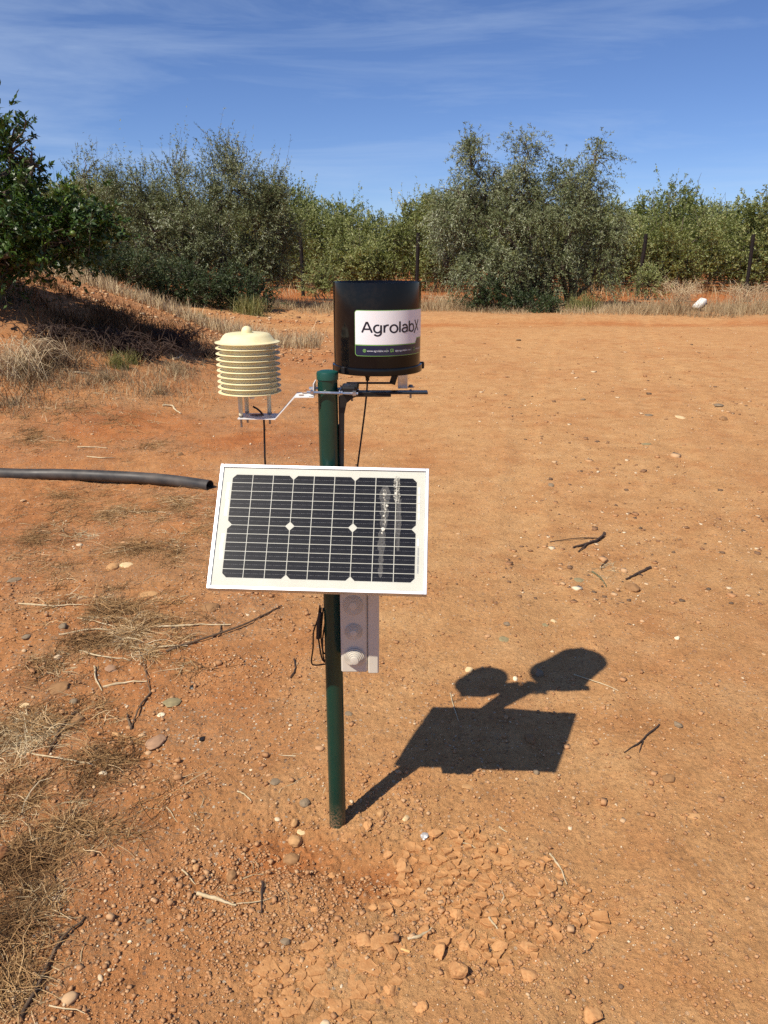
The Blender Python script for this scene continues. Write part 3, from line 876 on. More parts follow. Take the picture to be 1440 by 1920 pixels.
def rounded(x0, z0, x1, z1, r, n=7):
    P = []
    for cx_, cz_, a0 in ((x1 - r, z0 + r, -90), (x1 - r, z1 - r, 0), (x0 + r, z1 - r, 90), (x0 + r, z0 + r, 180)):
        P += [(cx_ + r * math.cos(math.radians(a0 + 90 * i / n)), cz_ + r * math.sin(math.radians(a0 + 90 * i / n))) for i in range(n + 1)]
    return P
lab = poly_fill('label', rounded(0, 0, LW, LHT, 0.007), 0.0003, M['label_green'], gauge)
bz = LHT * 0.235
inr = rounded(0.0013, 0.0013, LW - 0.0013, LHT - 0.0013, 0.006)
poly_fill('label_band', [(x, min(z, LHT * 0.5)) for x, z in inr], 0.0006, M['label_navy'], gauge)
step = [(0.0013, bz), (LW * 0.80, bz), (LW * 0.835, bz + 0.012), (LW - 0.0013, bz + 0.012)]
poly_fill('label_line', [(x, z) for x, z in step] + [(LW - 0.0013, bz + 0.0155), (LW * 0.83, bz + 0.0155), (LW * 0.792, bz + 0.0032), (0.0013, bz + 0.0032)], 0.0009, M['label_green'], gauge)
top = [p for p in inr if p[1] > LHT * 0.5]
poly_fill('label_face', [(0.0013, bz + 0.0022), (LW * 0.795, bz + 0.0022), (LW * 0.831, bz + 0.0142), (LW - 0.0013, bz + 0.0142)] + top, 0.0012, M['label_white'], gauge)
# lettering drawn as strokes
def arc(cx_, cz_, rx, rz, a0, a1, n=14):
    return [(cx_ + rx * math.cos(math.radians(a0 + (a1 - a0) * i / n)), cz_ + rz * math.sin(math.radians(a0 + (a1 - a0) * i / n))) for i in range(n + 1)]
def glyph(ch):
    """strokes in a unit em: x-height 0.72, cap 1.0; returns (strokes, advance)"""
    if ch == 'A': return [[(0.03, 0), (0.40, 1.0), (0.46, 1.0), (0.84, 0)], [(0.17, 0.33), (0.70, 0.33)]], 0.93
    if ch == 'g': return [arc(.34, .36, .28, .36, 62, 330), [(.62, .72), (.62, .02)] + arc(.34, .0, .28, .30, 0, -150, 10), ], 0.80
    if ch == 'r': return [[(.08, 0), (.08, .72)], [(.08, .42)] + arc(.36, .42, .27, .30, 170, 75, 8)], 0.50
    if ch == 'o': return [arc(.37, .36, .31, .36, 0, 360, 26)], 0.80
    if ch == 'l': return [[(.09, 0), (.09, 1.05)]], 0.25
    if ch == 'a': return [arc(.32, .44, .25, .28, 150, 0, 10) + [(.57, .0)], arc(.31, .20, .25, .20, 75, 360, 16)[:13] + [(.57, .16)], [(.57, .41), (.33, .41)]], 0.72
    if ch == 'b': return [[(.08, 0), (.08, 1.05)], arc(.36, .36, .28, .36, 180, -180, 24)], 0.76
    if ch == 'X': return [[(.05, 1.1), (.30, .52), (.62, .02)], [(.62, 1.1), (.40, .62)], [(.40, .62), (-.06, -.2)]], 0.7
    return [], 0.4
def stroke_mesh(mb, pts, w, tf, lift):
    pts = [p for i, p in enumerate(pts) if i == 0 or math.dist(p, pts[i - 1]) > 1e-5]
    q = [pts[0]]
    for a, b in zip(pts, pts[1:]):
        k = max(1, int(math.dist(a, b) / 0.2))
        q += [(a[0] + (b[0] - a[0]) * i / k, a[1] + (b[1] - a[1]) * i / k) for i in range(1, k + 1)]
    L = []; R_ = []
    for i, p in enumerate(q):
        a, b = q[max(i - 1, 0)], q[min(i + 1, len(q) - 1)]
        d = math.hypot(b[0] - a[0], b[1] - a[1]) or 1
        nx, nz = -(b[1] - a[1]) / d, (b[0] - a[0]) / d
        L.append((p[0] + nx * w / 2, p[1] + nz * w / 2)); R_.append((p[0] - nx * w / 2, p[1] - nz * w / 2))
    n = len(q)
    mb.add([wrap(*tf(x, z), lift) for x, z in L + R_], [(i, i + 1, n + i + 1, n + i) for i in range(n - 1)])
tx0, tx1 = 0.0180, 0.1790
word = 'AgrolabX'
adv = sum(glyph(c)[1] for c in word)
sx_ = (tx1 - tx0) / adv; sz_ = 0.0238; zbase = bz + 0.030
xx = tx0
for i_, c in enumerate(word):
    mb = MB()
    for k, s_ in enumerate(glyph(c)[0]):
        tf = lambda x, z: (xx + x * sx_, zbase + z * sz_)
        stroke_mesh(mb, s_, 0.16 if c != 'X' else 0.135, tf, 0.0014 + 0.0001 * k)
    part('letter', mb, M['label_ink'], gauge, True)
    xx += glyph(c)[1] * sx_
def small_text(txt, x, z, size, mat):
    cu = bpy.data.curves.new('text', 'FONT'); cu.body = txt; cu.size = size; cu.resolution_u = 2
    o = bpy.data.objects.new('text', cu); COL.objects.link(o)
    me = bpy.data.meshes.new_from_object(o.evaluated_get(bpy.context.evaluated_depsgraph_get()))
    bpy.data.objects.remove(o)
    for v in me.vertices: v.co = wrap(x + v.co.x, z + v.co.y, 0.0012) - S0
    me.name = 'lettering'; me.materials.clear(); me.materials.append(mat)
    link('lettering', me, gauge)
bpy.context.view_layer.update()
small_text('www.agrolabx.com', 0.0305, bz * 0.42, 0.0066, M['label_pale'])
small_text('app.agrolabx.com', 0.098, bz * 0.42, 0.0066, M['label_pale'])
small_text('+34 622 781 142', 0.163, bz * 0.42, 0.0062, M['label_pale'])
ic = MB(); tfi = lambda x, z: (x, z)
def wide(pts, w):
    s = 0.05
    stroke_mesh(ic, [(x / s, z / s) for x, z in pts], w / s, lambda x, z: (x * s, z * s), 0.0012)
wide(arc(.0245, bz * .52, .0034, .0034, 0, 360, 20), 0.0011); wide([(.0225, bz * .52), (.0265, bz * .52)], 0.0009); wide([(.0245, bz * .38), (.0245, bz * .66)], 0.0009)
wide(rounded(.0865, bz * .38, .0935, bz * .66, .0012, 3) + [(.0935, bz * .5)], 0.0009); wide([(.088, bz * .44), (.092, bz * .60)], 0.0009)
wide(rounded(.1555, bz * .36, .1595, bz * .68, .001, 3) + [(.1595, bz * .5)], 0.0008)
for x in (.0775, .146): wide([(x, bz * .32), (x, bz * .72)], 0.0005)
part('icon', ic, M['label_green'], gauge)

# --- arm that carries the gauge
ARM_Z = 1.288
tip = at(802, 728, 1.885); tip = Vector((tip[0], tip[1], tip[2]))
A0 = Vector((PX_ + 0.022, PY_ + 0.012, ARM_Z - 0.006))
dirA = (tip - A0); dirA.z = 0; La = dirA.length; dirA.normalize()
yawA = math.atan2(dirA.y, dirA.x); RZ = Matrix.Rotation(yawA, 3, 'Z')
arm = MB()
mid = A0 + dirA * La / 2
arm.bbox((mid.x, mid.y, ARM_Z - 0.004), (La, 0.034, 0.005), 0.0012, RZ)
arm.bbox((mid.x - dirA.x * 0.04, mid.y - dirA.y * 0.04 - 0.0145, ARM_Z - 0.0095), (La - 0.10, 0.004, 0.007), 0.0012, RZ)
# gusset and upright at the post's side
nrm = Vector((-dirA.y, dirA.x, 0))
gus = [(0.0, -0.001), (0.06, -0.001), (0.035, -0.010), (0.020, -0.022), (0.014, -0.05), (0.010, -0.21), (0.0, -0.21)]
for off in (-0.0165,):
    arm.prism(gus, 0, 0.004, lambda p: A0 + dirA * (p.x + 0.004) + Vector((0, 0, p.y)) + nrm * (off + p.z))
arm.bbox((A0.x + dirA.x * 0.006, A0.y + dirA.y * 0.006 + 0.002, ARM_Z - 0.11), (0.004, 0.03, 0.21), 0.001, RZ)
part('gauge_arm', arm, M['black_steel'])
lg = MB()
gb = gzb - 0.0145
q = at(740, 712, 1.99)
lg.bbox((q[0], q[1], (gb + ARM_Z) / 2), (0.016, 0.004, gb - ARM_Z + 0.004), 0.001, Matrix.Rotation(0.3, 3, 'Y'))
lg.bbox((GX - 0.02, GY + 0.035, ARM_Z + 0.003), (0.12, 0.006, 0.005), 0.001, RZ)
part('gauge_foot', lg, M['black_steel'])
q = at(755, 715, 1.925)
part('gauge_foot', MB().bbox((q[0], q[1], (gb + ARM_Z) / 2 - 0.0005), (0.0245, 0.004, gb - ARM_Z + 0.002), 0.0008), M['zinc'])
sc = MB()
q = at(770, 729, 1.94)
sc.lathe([(0, 0.006), (0.005, 0.006), (0.006, 0.001), (0.010, 0.001), (0.010, 0)], 12, (q[0], q[1], ARM_Z - 0.0005))
sc.lathe([(0.0028, 0), (0.0028, -0.022), (0, -0.022)], 8, (q[0], q[1], ARM_Z - 0.006))
q = at(660, 736, 1.92); sc.lathe([(0.0028, 0), (0.0028, -0.012), (0, -0.012)], 8, (q[0], q[1], ARM_Z - 0.02))
part('arm_bolt', sc, M['steel_grey'])
# clamp: two rods either side of the post, black block at the right
cl = MB()
bl0 = Vector((PX_ + 0.052, PY_ + 0.004, ARM_Z + 0.006))
cl.bbox(bl0, (0.036, 0.062, 0.018), 0.004)
cl.bbox(bl0 + Vector((0.012, 0.0, 0.006)), (0.024, 0.05, 0.012), 0.004)
part('clamp_block', cl, M['black_steel'])
rod = MB()
for dy in (-PR - 0.0065, PR + 0.0065):
    rod.tube([(PX_ - 0.048, PY_ + dy, ARM_Z + 0.003), (PX_ + 0.075, PY_ + dy, ARM_Z - 0.0005)], 0.0036, 10)
    rod.lathe([(0, 0.004), (0.0065, 0.004), (0.0065, -0.003), (0, -0.003)], 6, (PX_ - 0.036, PY_ + dy, ARM_Z + 0.0026), Matrix.Rotation(math.pi / 2, 3, 'Y'))
    rod.lathe([(0, 0.0035), (0.0095, 0.0035), (0.0095, 0.001), (0.0065, 0.001), (0.0065, -0.005), (0, -0.005)], 12, (PX_ + 0.033, PY_ + dy, ARM_Z + 0.001), Matrix.Rotation(-math.pi / 2, 3, 'Y'))
    rod.lathe([(0, 0.004), (0.0065, 0.004), (0.0065, -0.004), (0, -0.004)], 6, (PX_ + 0.066, PY_ + dy, ARM_Z), Matrix.Rotation(-math.pi / 2, 3, 'Y'))
part('clamp_rod', rod, M['zinc'])

# --- shield and its white bracket
SY = 1.89
sc_ = at(466.5, 690, SY); SX = sc_[0]
zf = lambda py, dy=0.0: at(467, py, SY + dy)[2]
SR = 0.0765
z_brim = zf(647, -SR) ; z_last = zf(743, -SR)
pitch = (z_brim - z_last) / 9
cap = MB().lathe([(0.0, z_brim + 0.0215), (0.045, z_brim + 0.0205), (0.052, z_brim + 0.019), (0.0575, z_brim + 0.0145), (0.0655, z_brim + 0.0030), (0.0685, z_brim + 0.0016), (SR + 0.001, z_brim), (SR + 0.0012, z_brim - 0.0016), (0.066, z_brim - 0.0012), (0.062, z_brim - 0.012), (0.0, z_brim - 0.012)], 72, (SX, SY, 0))
shield = part('radiation_shield', cap, M['cream'])
part('knob', MB().lathe([(0, 0.0165)] + [(0.0130 * math.cos(a), 0.0035 + 0.0130 * math.sin(a)) for a in np.linspace(1.4, 0, 9)] + [(0.0130, 0.0), (0.0142, -0.001)], 28, (SX, SY, z_brim + 0.0205)), M['cream'], shield)
pm = MB().lathe([(0.0615, 0.0100), (0.0635, 0.0095), (0.0660, 0.0016), (0.0680, 0.0008), (SR, 0.0003), (SR + 0.0006, -0.0006), (SR, -0.0015), (0.0665, -0.0011), (0.0640, 0.0005), (0.0600, 0.0090)], 72, close=True)
pm = pm.mesh('louvre_plate', M['cream'], True, 50)
for k in range(1, 10):
    link('louvre_plate', pm, shield, Vector((SX, SY, z_brim - pitch * k)) - S0)
inner = MB().lathe([(0.0, z_brim - 0.02), (0.052, z_brim - 0.02), (0.052, z_last + 0.004), (0.0, z_last + 0.004)], 40, (SX, SY, 0))
part('inner_core', inner, M['cream'], shield)
z_pl = zf(783, -0.03)
legs = ((449, 1240, -0.026), (466, 1190, 0.03), (504, 1215, 0.024))
for px_, _, dy in ((451, 0, -0.028), (463, 0, 0.026), (505, 0, 0.010)):
    x = at(px_, 765, SY + dy)[0]
    lgm = MB().lathe([(0.0055, z_last + 0.004), (0.0050, z_pl + 0.0065), (0.0050, z_pl + 0.0015)], 16, (x, SY + dy, 0))
    part('standoff', lgm, M['cream_leg'], shield)
    part('bolt', MB().lathe([(0.0027, z_pl - 0.001), (0.0027, z_pl - 0.024), (0.0, z_pl - 0.024)], 8, (x, SY + dy, 0)).lathe([(0.0, z_pl + 0.0055), (0.0058, z_pl + 0.0055), (0.0058, z_pl + 0.0014), (0, z_pl + 0.0014)], 6, (x, SY + dy, 0)), M['steel_grey'], shield)
sx = at(473, 755, SY)[0]
sm = MB()
sm.lathe([(0.0055, z_last + 0.004), (0.0060, z_last - 0.019), (0.0, z_last - 0.019)], 14, (sx, SY, 0))
part('sensor_body', sm, M['white_metal'], shield)
slots = MB()
for a in np.linspace(0, 2 * math.pi, 8, endpoint=False):
    for zz in (-0.006, -0.0135): slots.box((sx + 0.0060 * math.cos(a), SY + 0.0060 * math.sin(a), z_last + zz), (0.0018, 0.0022, 0.0055), Matrix.Rotation(a, 3, 'Z'))
part('sensor_slot', slots, M['box_grey'], shield)
# bracket: bent strip
def xat(px_, y=PY_): return at(px_, 740, y)[0]
zt = ARM_Z + 0.003
prof = [(xat(589.5), zt + 0.020), (xat(589.5), zt - 0.011), (xat(554), zt - 0.012), (xat(516), z_pl - 0.0005), (xat(446), z_pl - 0.0005)]
def strip(profile, y0, y1, th, mat, name, holes=()):
    mb = MB(); n = len(profile)
    off = []
    for i in range(n):
        a, b = Vector(profile[max(i - 1, 0)]), Vector(profile[min(i + 1, n - 1)])
        t = (b - a).normalized(); off.append((-t.y * th, t.x * th))
    skew = 0.06
    ring = []
    for yy in (y0, y1):
        for i, (x, z) in enumerate(profile):
            e = skew * (PX_ - x)
            ring.append(Vector((x, yy + e, z)))
        for i, (x, z) in enumerate(profile):
            e = skew * (PX_ - x)
            ring.append(Vector((x - abs(off[i][0]) * 0.0 + off[i][0], yy + e, z + off[i][1])))
    F = []
    for i in range(n - 1):
        F.append((i, i + 1, 2 * n + i + 1, 2 * n + i)); F.append((n + i, 3 * n + i, 3 * n + i + 1, n + i + 1))
        F.append((i, n + i, n + i + 1, i + 1)); F.append((2 * n + i, 2 * n + i + 1, 3 * n + i + 1, 3 * n + i))
    F.append((0, 2 * n, 3 * n, n)); F.append((n - 1, 2 * n - 1, 4 * n - 1, 3 * n - 1))
    mb.add(ring, F)
    return part(name, mb, mat)
brk = strip(prof, PY_ - 0.036, PY_ + 0.034, 0.0022, M['white_metal'], 'shield_bracket')
hl = MB()
for px_, dy in ((570, 0.016), (566, -0.014)):
    x = xat(px_); hl.prism([(x - .006, PY_ + dy - .003), (x + .006, PY_ + dy - .003), (x + .006, PY_ + dy + .003), (x - .006, PY_ + dy + .003)], zt - 0.0102, zt - 0.0090)
x = xat(478)
hl.prism([(x + 0.017 * math.cos(a), SY - 0.002 + 0.011 * math.sin(a)) for a in np.linspace(0, 2 * math.pi, 20, endpoint=False)], z_pl + 0.0019, z_pl + 0.0021)
part('slot_patch', hl, simple('slot_shadow_earth', (0.30, 0.17, 0.10), (0.24, 0.13, 0.08), 0.9, 30), brk)  # opaque patches coloured as shaded earth, standing in for open slots

# --- cables
def cable(pts, r, mat=M['rubber'], name='cable'):
    return part(name, MB().tube(smooth_path(pts, 6), r, 8), mat)
c1 = [at(474, 762, SY), at(484, 768, SY), at(492, 777, SY), at(495, 790, SY), at(496, 830, SY), at(497, 866, SY), at(500, 900, SY + 0.02)]
cable([tuple(p) for p in c1], 0.0025)
c2 = [at(689, 708, GY), at(688, 730, GY), at(684, 770, GY - 0.01), at(677, 825, GY - 0.02), at(671, 870, GY - 0.03), at(664, 930, GY - 0.03)]
cable([tuple(p) for p in c2], 0.0023)
q = at(689, 708, GY)
part('cable_gland', MB().lathe([(0, 0.008), (0.006, 0.008), (0.0065, -0.002), (0.004, -0.006), (0.0055, -0.007), (0.004, -0.012), (0, -0.012)], 12, tuple(q + np.array([0, 0, 0.004]))), M['rubber'])
for pts, r in (([(600, 1135), (596, 1160), (588, 1185), (587, 1215), (584, 1240), (590, 1247), (612, 1245)], 0.0021),
               ([(602, 1140), (597, 1185), (599, 1210), (604, 1235), (612, 1243)], 0.0023),
               ([(606, 1140), (602, 1190), (606, 1222), (614, 1226)], 0.0021),
               ([(612, 1150), (605, 1200), (607, 1235), (616, 1240)], 0.0021)):
    cable([tuple(at(a, b, PY_ - 0.005 + 0.004 * i)) for i, (a, b) in enumerate(pts)], r)
part('cable_plug', MB().tube([tuple(at(601, 1148, PY_ - 0.01)), tuple(at(598, 1165, PY_ - 0.012)), tuple(at(596.5, 1197, PY_ - 0.012))], [0.004, 0.0062, 0.0058], 10), M['rubber'])

# --- junction box
BY = 1.765
p0 = at(640, 1261, BY); p1 = at(710.5, 1262, BY)
bx0, bx1, bzb = p0[0], p1[0], 0.5 * (p0[2] + p1[2])
bzt = bzb + 0.30; bd = 0.155
xs_ = bx0 + (bx1 - bx0) * 0.70
jb = MB().bbox(((bx0 + xs_) / 2, BY + bd / 2, (bzb + bzt) / 2), (xs_ - bx0, bd, bzt - bzb), 0.004)
jbox = part('junction_box', jb, M['box_grey'])
part('lid', MB().bbox(((xs_ + bx1) / 2 + 0.0006, BY + bd / 2, (bzb + bzt) / 2), (bx1 - xs_ - 0.0012, bd + 0.004, bzt - bzb + 0.005), 0.0035), M['box_grey'], jbox)
RX = Matrix.Rotation(math.pi / 2, 3, 'X')
for (px_, py_, rpx, deep) in ((662, 1135, 20, 0.004), (663, 1184, 17, 0.009), (665, 1231, 20.5, 0.021)):
    c = at(px_, py_, BY); R0 = rpx * (BY * CT + (CAM_H - c[2]) * ST) / F_PX
    n = 5; prof_ = [(R0, -0.001), (R0, 0.0015), (R0 * 0.95, 0.0028)]
    for k in range(n):
        r1 = R0 * (0.93 - 0.125 * k); h = 0.0028 + deep * (k + 1) / n
        prof_ += [(r1, h - deep / n), (r1 - R0 * 0.03, h - deep / n - 0.0012), (r1 - R0 * 0.055, h)]
    prof_ += [(R0 * 0.2, prof_[-1][1] + 0.001), (0, prof_[-1][1] + 0.001)]
    part('grommet', MB().lathe(prof_, 40, (c[0], BY, c[2]), RX), M['box_grey'], jbox, True, 25)
part('box_clamp', MB().bbox((PX_ + 0.004, PY_ + 0.002, 0.82), (0.062, 0.056, 0.02), 0.003), M['black_steel'])

# ------------------------------------------------------------------ BLACK PIPE on the ground
def black_pipe():
    pts = [(-420, 858), (-200, 868), (0, 883), (120, 888), (240, 895), (320, 900), (394, 905)]
    R0 = 0.043
    path = []
    for a, b in pts:
        g_ = ground_at(a, b + 11); path.append(Vector((g_[0], g_[1], land(np.array([g_[0]]), np.array([g_[1]]))[0] + R0 - 0.004)))
    path = smooth_path(path, 6)
    mb = MB().tube(path, R0, 28, caps=False)
    e = path[-1]; d = (path[-1] - path[-3]).normalized()
    inner = [e + d * 0.0005, e - d * 0.5]
    mb.tube(inner, R0 - 0.006, 28, caps=False)
    q = d.orthogonal().normalized(); w = d.cross(q)
    ring = [e + (q * math.cos(a) + w * math.sin(a)) * r for r in (R0, R0 - 0.006) for a in np.linspace(0, 2 * math.pi, 28, endpoint=False)]
    mb.add(ring, [(i, (i + 1) % 28, 28 + (i + 1) % 28, 28 + i) for i in range(28)])
    c = e.copy(); c.z -= R0
    mb.v = [tuple(Vector(v) - c) for v in mb.v]
    o = link('irrigation_pipe', mb.mesh('irrigation_pipe', M['pipe'], True, 60), None, c)
    tag(o, 'long scuffed black plastic pipe with open end lying left of the solar panel', 'pipe')
black_pipe()

# ------------------------------------------------------------------ STONES one can tell apart
def ico(sub):
    t = (1 + 5 ** .5) / 2
    V = [Vector(v).normalized() for v in ((-1, t, 0), (1, t, 0), (-1, -t, 0), (1, -t, 0), (0, -1, t), (0, 1, t), (0, -1, -t), (0, 1, -t), (t, 0, -1), (t, 0, 1), (-t, 0, -1), (-t, 0, 1))]
    F = [(0, 11, 5), (0, 5, 1), (0, 1, 7), (0, 7, 10), (0, 10, 11), (1, 5, 9), (5, 11, 4), (11, 10, 2), (10, 7, 6), (7, 1, 8), (3, 9, 4), (3, 4, 2), (3, 2, 6), (3, 6, 8), (3, 8, 9), (4, 9, 5), (2, 4, 11), (6, 2, 10), (8, 6, 7), (9, 8, 1)]
    for _ in range(sub):
        cache = {}; F2 = []
        def midp(a, b):
            k = (min(a, b), max(a, b))
            if k not in cache: cache[k] = len(V); V.append(((V[a] + V[b]) / 2).normalized())
            return cache[k]
        for a, b, c in F:
            ab, bc, ca = midp(a, b), midp(b, c), midp(c, a)
            F2 += [(a, ab, ca), (b, bc, ab), (c, ca, bc), (ab, bc, ca)]
        F = F2
    return V, F

def stone_mesh(kind, mat):
    V, F = ico(3 if kind != 'foil' else 2)
    s = random.uniform(0, 100); amp = {'round': 0.17, 'flat': 0.2, 'angular': 0.26, 'clod': 0.34, 'foil': 0.5}[kind]
    from mathutils import noise as mn
    P = []
    planes = [(Vector((random.gauss(0, 1), random.gauss(0, 1), random.gauss(0, 1))).normalized(), random.uniform(0.5, 0.8)) for _ in range(10)]
    for v in V:
        k = 1 + amp * mn.noise(v * 1.3 + Vector((s, 0, 0))) + amp * 0.45 * mn.noise(v * 3.1 + Vector((0, s, 0)))
        if kind in ('clod', 'foil'): k += 0.16 * mn.noise(v * 7 + Vector((0, 0, s)))
        p = v * k
        if kind in ('angular', 'clod'):
            for n_, d in planes:
                e = p.dot(n_) - d
                if e > 0: p = p - n_ * e * 0.85
        P.append(p)
    me = MB().add(P, F).mesh('stone', mat, True, 40 if kind in ('angular', 'clod', 'foil') else 180)
    return me

def put_stone(name, px_, py_, wpx, hpx, tone, kind, label, cat='stone', sink=0.3, group=None, mat=None, rz=None):
    g_ = ground_at(px_, py_ + hpx * 0.3)
    m = px_size(g_)
    w = wpx * m / 2
    hv = hpx * m / 2
    # visible height mixes plan depth and height
    th = math.atan2(CAM_H - g_[2], g_[1])
    if kind == 'flat': dep, hgt = hv / math.sin(th) * 0.92, hv * 0.42
    elif kind == 'clod': dep, hgt = hv / math.sin(th) * 0.85, hv * 0.6
    else: dep, hgt = hv / max(math.sin(th), 0.2) * 0.75, hv * 0.78
    dep = min(dep, w * 1.5)
    me = stone_mesh(kind, mat or M['stone_' + tone])
    o = link(name, me, None, (g_[0], g_[1], g_[2] + hgt * (1 - 2 * sink) * 0.9), (random.gauss(0, .1), random.gauss(0, .1), rz if rz is not None else random.uniform(-.25, .25)), (w, dep, hgt))
    tag(o, label, cat, group)
    return o

stones = [
 (395, 1136, 33, 20, 'brown', 'round', 'smooth brown oval stone just below the lower left corner of the solar panel'),
 (280, 1111, 34, 12, 'tan', 'flat', 'long flat tan stone left of the panel corner, above the pale stalks'),
 (212, 1060, 22, 18, 'tan', 'round', 'egg-shaped tan stone at the edge of the dry weeds left of the panel'),
 (238, 1057, 26, 9, 'pale', 'flat', 'long pale chip beside the egg-shaped tan stone'),
 (108, 1284, 40, 24, 'brown', 'flat', 'widest brown stone, half hidden by dry stalks at the left'),
 (146, 1347, 24, 19, 'brown', 'round', 'round brown stone at the top end of the bent stick'),
 (44, 1320, 20, 9, 'pale', 'flat', 'small pale flat stone at the left edge above the straw heap'),
 (210, 1250, 24, 14, 'pink', 'flat', 'purplish flat stone lying inside the dry weed patch'),
 (323, 1311, 32, 19, 'green', 'flat', 'grey flat stone flush with the soil right of the forked stick'),
 (292, 1383, 36, 30, 'pink', 'flat', 'large purplish slab stone flush with the soil below the forked stick'),
 (302, 1338, 14, 9, 'white', 'flat', 'little white stone with a dark edge right of the forked stick'),
 (219, 1375, 20, 14, 'tan', 'angular', 'knobbly tan stone below the fork of the left stick'),
 (379, 1382, 14, 13, 'black', 'clod', 'shiny black lump lying alone on bare soil left of the post'),
 (361, 1287, 12, 10, 'black', 'round', 'dark pebble level with the lower end of the grey box, left of the post'),
 (52, 1180, 0, 0, None, None, None),
 (50, 1192, 17, 11, 'grey', 'round', 'dark grey pebble near the left edge beside the pale stalk'),
 (118, 1172, 16, 12, 'grey', 'round', 'small grey pebble left of the dry weed patch'),
 (138, 1313, 16, 12, 'grey', 'round', 'grey pebble above the round brown stone'),
 (28, 1083, 24, 14, 'grey', 'flat', 'dark flat stone near the left edge below the pipe'),
 (515, 1462, 21, 13, 'grey', 'flat', 'grey flat stone left of the middle of the post'),
 (571, 1502, 20, 17, 'grey', 'round', 'round grey stone left of the post, nearest to its upper foot'),
 (553, 1572, 26, 22, 'tan', 'round', 'pale tan stone nearest to the foot of the post'),
 (546, 1607, 32, 23, 'brown', 'round', 'largest brown stone in front of the foot of the post'),
 (565, 1558, 17, 9, 'pale', 'flat', 'thin pale stone touching the pale tan stone by the post'),
 (552, 1540, 12, 18, 'tan', 'round', 'upright little tan stone left of the post foot'),
 (435, 1638, 20, 26, 'brown', 'round', 'slanting oblong brown stone left of the pale broken stalk'),
 (367, 1624, 14, 14, 'tan', 'round', 'small tan pebble left of the oblong brown stone'),
 (332, 1647, 12, 8, 'grey', 'round', 'tiny grey pebble beside the upper straw left of the broken stalk'),
 (280, 1725, 14, 10, 'grey', 'round', 'grey pebble on bare soil right of the thick stick'),
 (536, 1762, 21, 16, 'grey', 'angular', 'grey angular stone set in the cracked mud'),
 (355, 1815, 13, 10, 'pink', 'round', 'reddish pebble on soil left of the cracked mud'),
 (244, 1764, 9, 9, 'white', 'angular', 'tiny white pebble right of the thick stick'),
 (133, 1876, 9, 8, 'black', 'round', 'tiny black pebble right of the lower end of the thick stick'),
 (1185, 1098, 25, 19, 'brown', 'round', 'round brown stone under the end of the dark thick twig'),
 (1270, 1195, 11, 9, 'white', 'angular', 'small white pebble alone on the open track'),
 (1272, 1357, 21, 15, 'grey', 'angular', 'grey angular stone right of the forked thin twig'),
 (1255, 1456, 32, 19, 'brown', 'angular', 'long brown wedge stone right of the shadow of the panel'),
 (947, 1197, 22, 10, 'green', 'flat', 'greenish grey flat stone above the shadow of the shield'),
 (1037, 1162, 15, 10, 'pale', 'angular', 'pale stone above the shadow of the rain gauge'),
 (1023, 1170, 13, 7, 'green', 'flat', 'flat greyish chip touching the pale stone above the gauge shadow'),
 (950, 1168, 11, 10, 'grey', 'round', 'small round grey stone above the greenish flat stone'),
 (1086, 1085, 20, 9, 'green', 'flat', 'greenish flat chip left of the grey-green stalk'),
 (1356, 783, 18, 14, 'brown', 'angular', 'blocky brown rock at the far right of the track'),
 (1276, 781, 18, 6, 'pale', 'flat', 'pale flat stone left of the blocky brown rock'),
 (1346, 758, 22, 10, 'grey', 'angular', 'dark grey rock behind the blocky brown rock'),
 (1212, 831, 18, 5, 'green', 'flat', 'thin dark flat stone in the middle of the track'),
 (1215, 777, 18, 4, 'grey', 'flat', 'thin grey flat stone above the middle of the track'),
 (1033, 908, 11, 6, 'grey', 'round', 'small dark stone on the track right of the solar panel'),
 (714, 1522, 15, 15, 'tan', 'round', 'smooth tan pebble on the edge of the shadow of the post'),
 (762, 1531, 15, 14, 'pale', 'angular', 'knobbly pale yellow stone right of the smooth tan pebble'),
 (877, 1472, 25, 10, 'tan', 'flat', 'flat tan stone just below the shadow of the panel'),
 (193, 1447, 21, 11, 'white', 'angular', 'bright white chip in front of the dry weed mat'),
 (880, 1253, 16, 12, 'pale', 'angular', 'pale stone touching the top of the shield shadow'),
 (966, 1271, 9, 8, 'white', 'round', 'tiny white pebble between the shield and gauge shadows'),
 (1011, 1258, 20, 18, 'grey', 'angular', 'grey stone lying inside the gauge shadow'),
 (994, 1382, 18, 20, 'brown', 'round', 'brown stone lying inside the panel shadow'),
 (653, 1336, 15, 8, 'grey', 'flat', 'dark stone just right of the post above its shadow'),
 (1005, 1445, 10, 12, 'grey', 'round', 'small stone near the lower edge of the panel shadow'),
 (1300, 1527, 26, 12, 'tan', 'flat', 'crumbly light patch of stone at the right of the track'),
 (337, 850, 16, 9, 'brown', 'angular', 'brown stone behind the open end of the pipe'),
 (972, 637, 10, 5, 'grey', 'round', 'dark stone far back on the track right of the gauge'),
 (1093, 748, 9, 5, 'grey', 'round', 'dark pebble on the far track below the right olive tree'),
]
for s_ in stones:
    if s_[4] is None: continue
    put_stone('stone', *s_[:6], s_[6], sink=0.45 if s_[5] == 'flat' else 0.36)

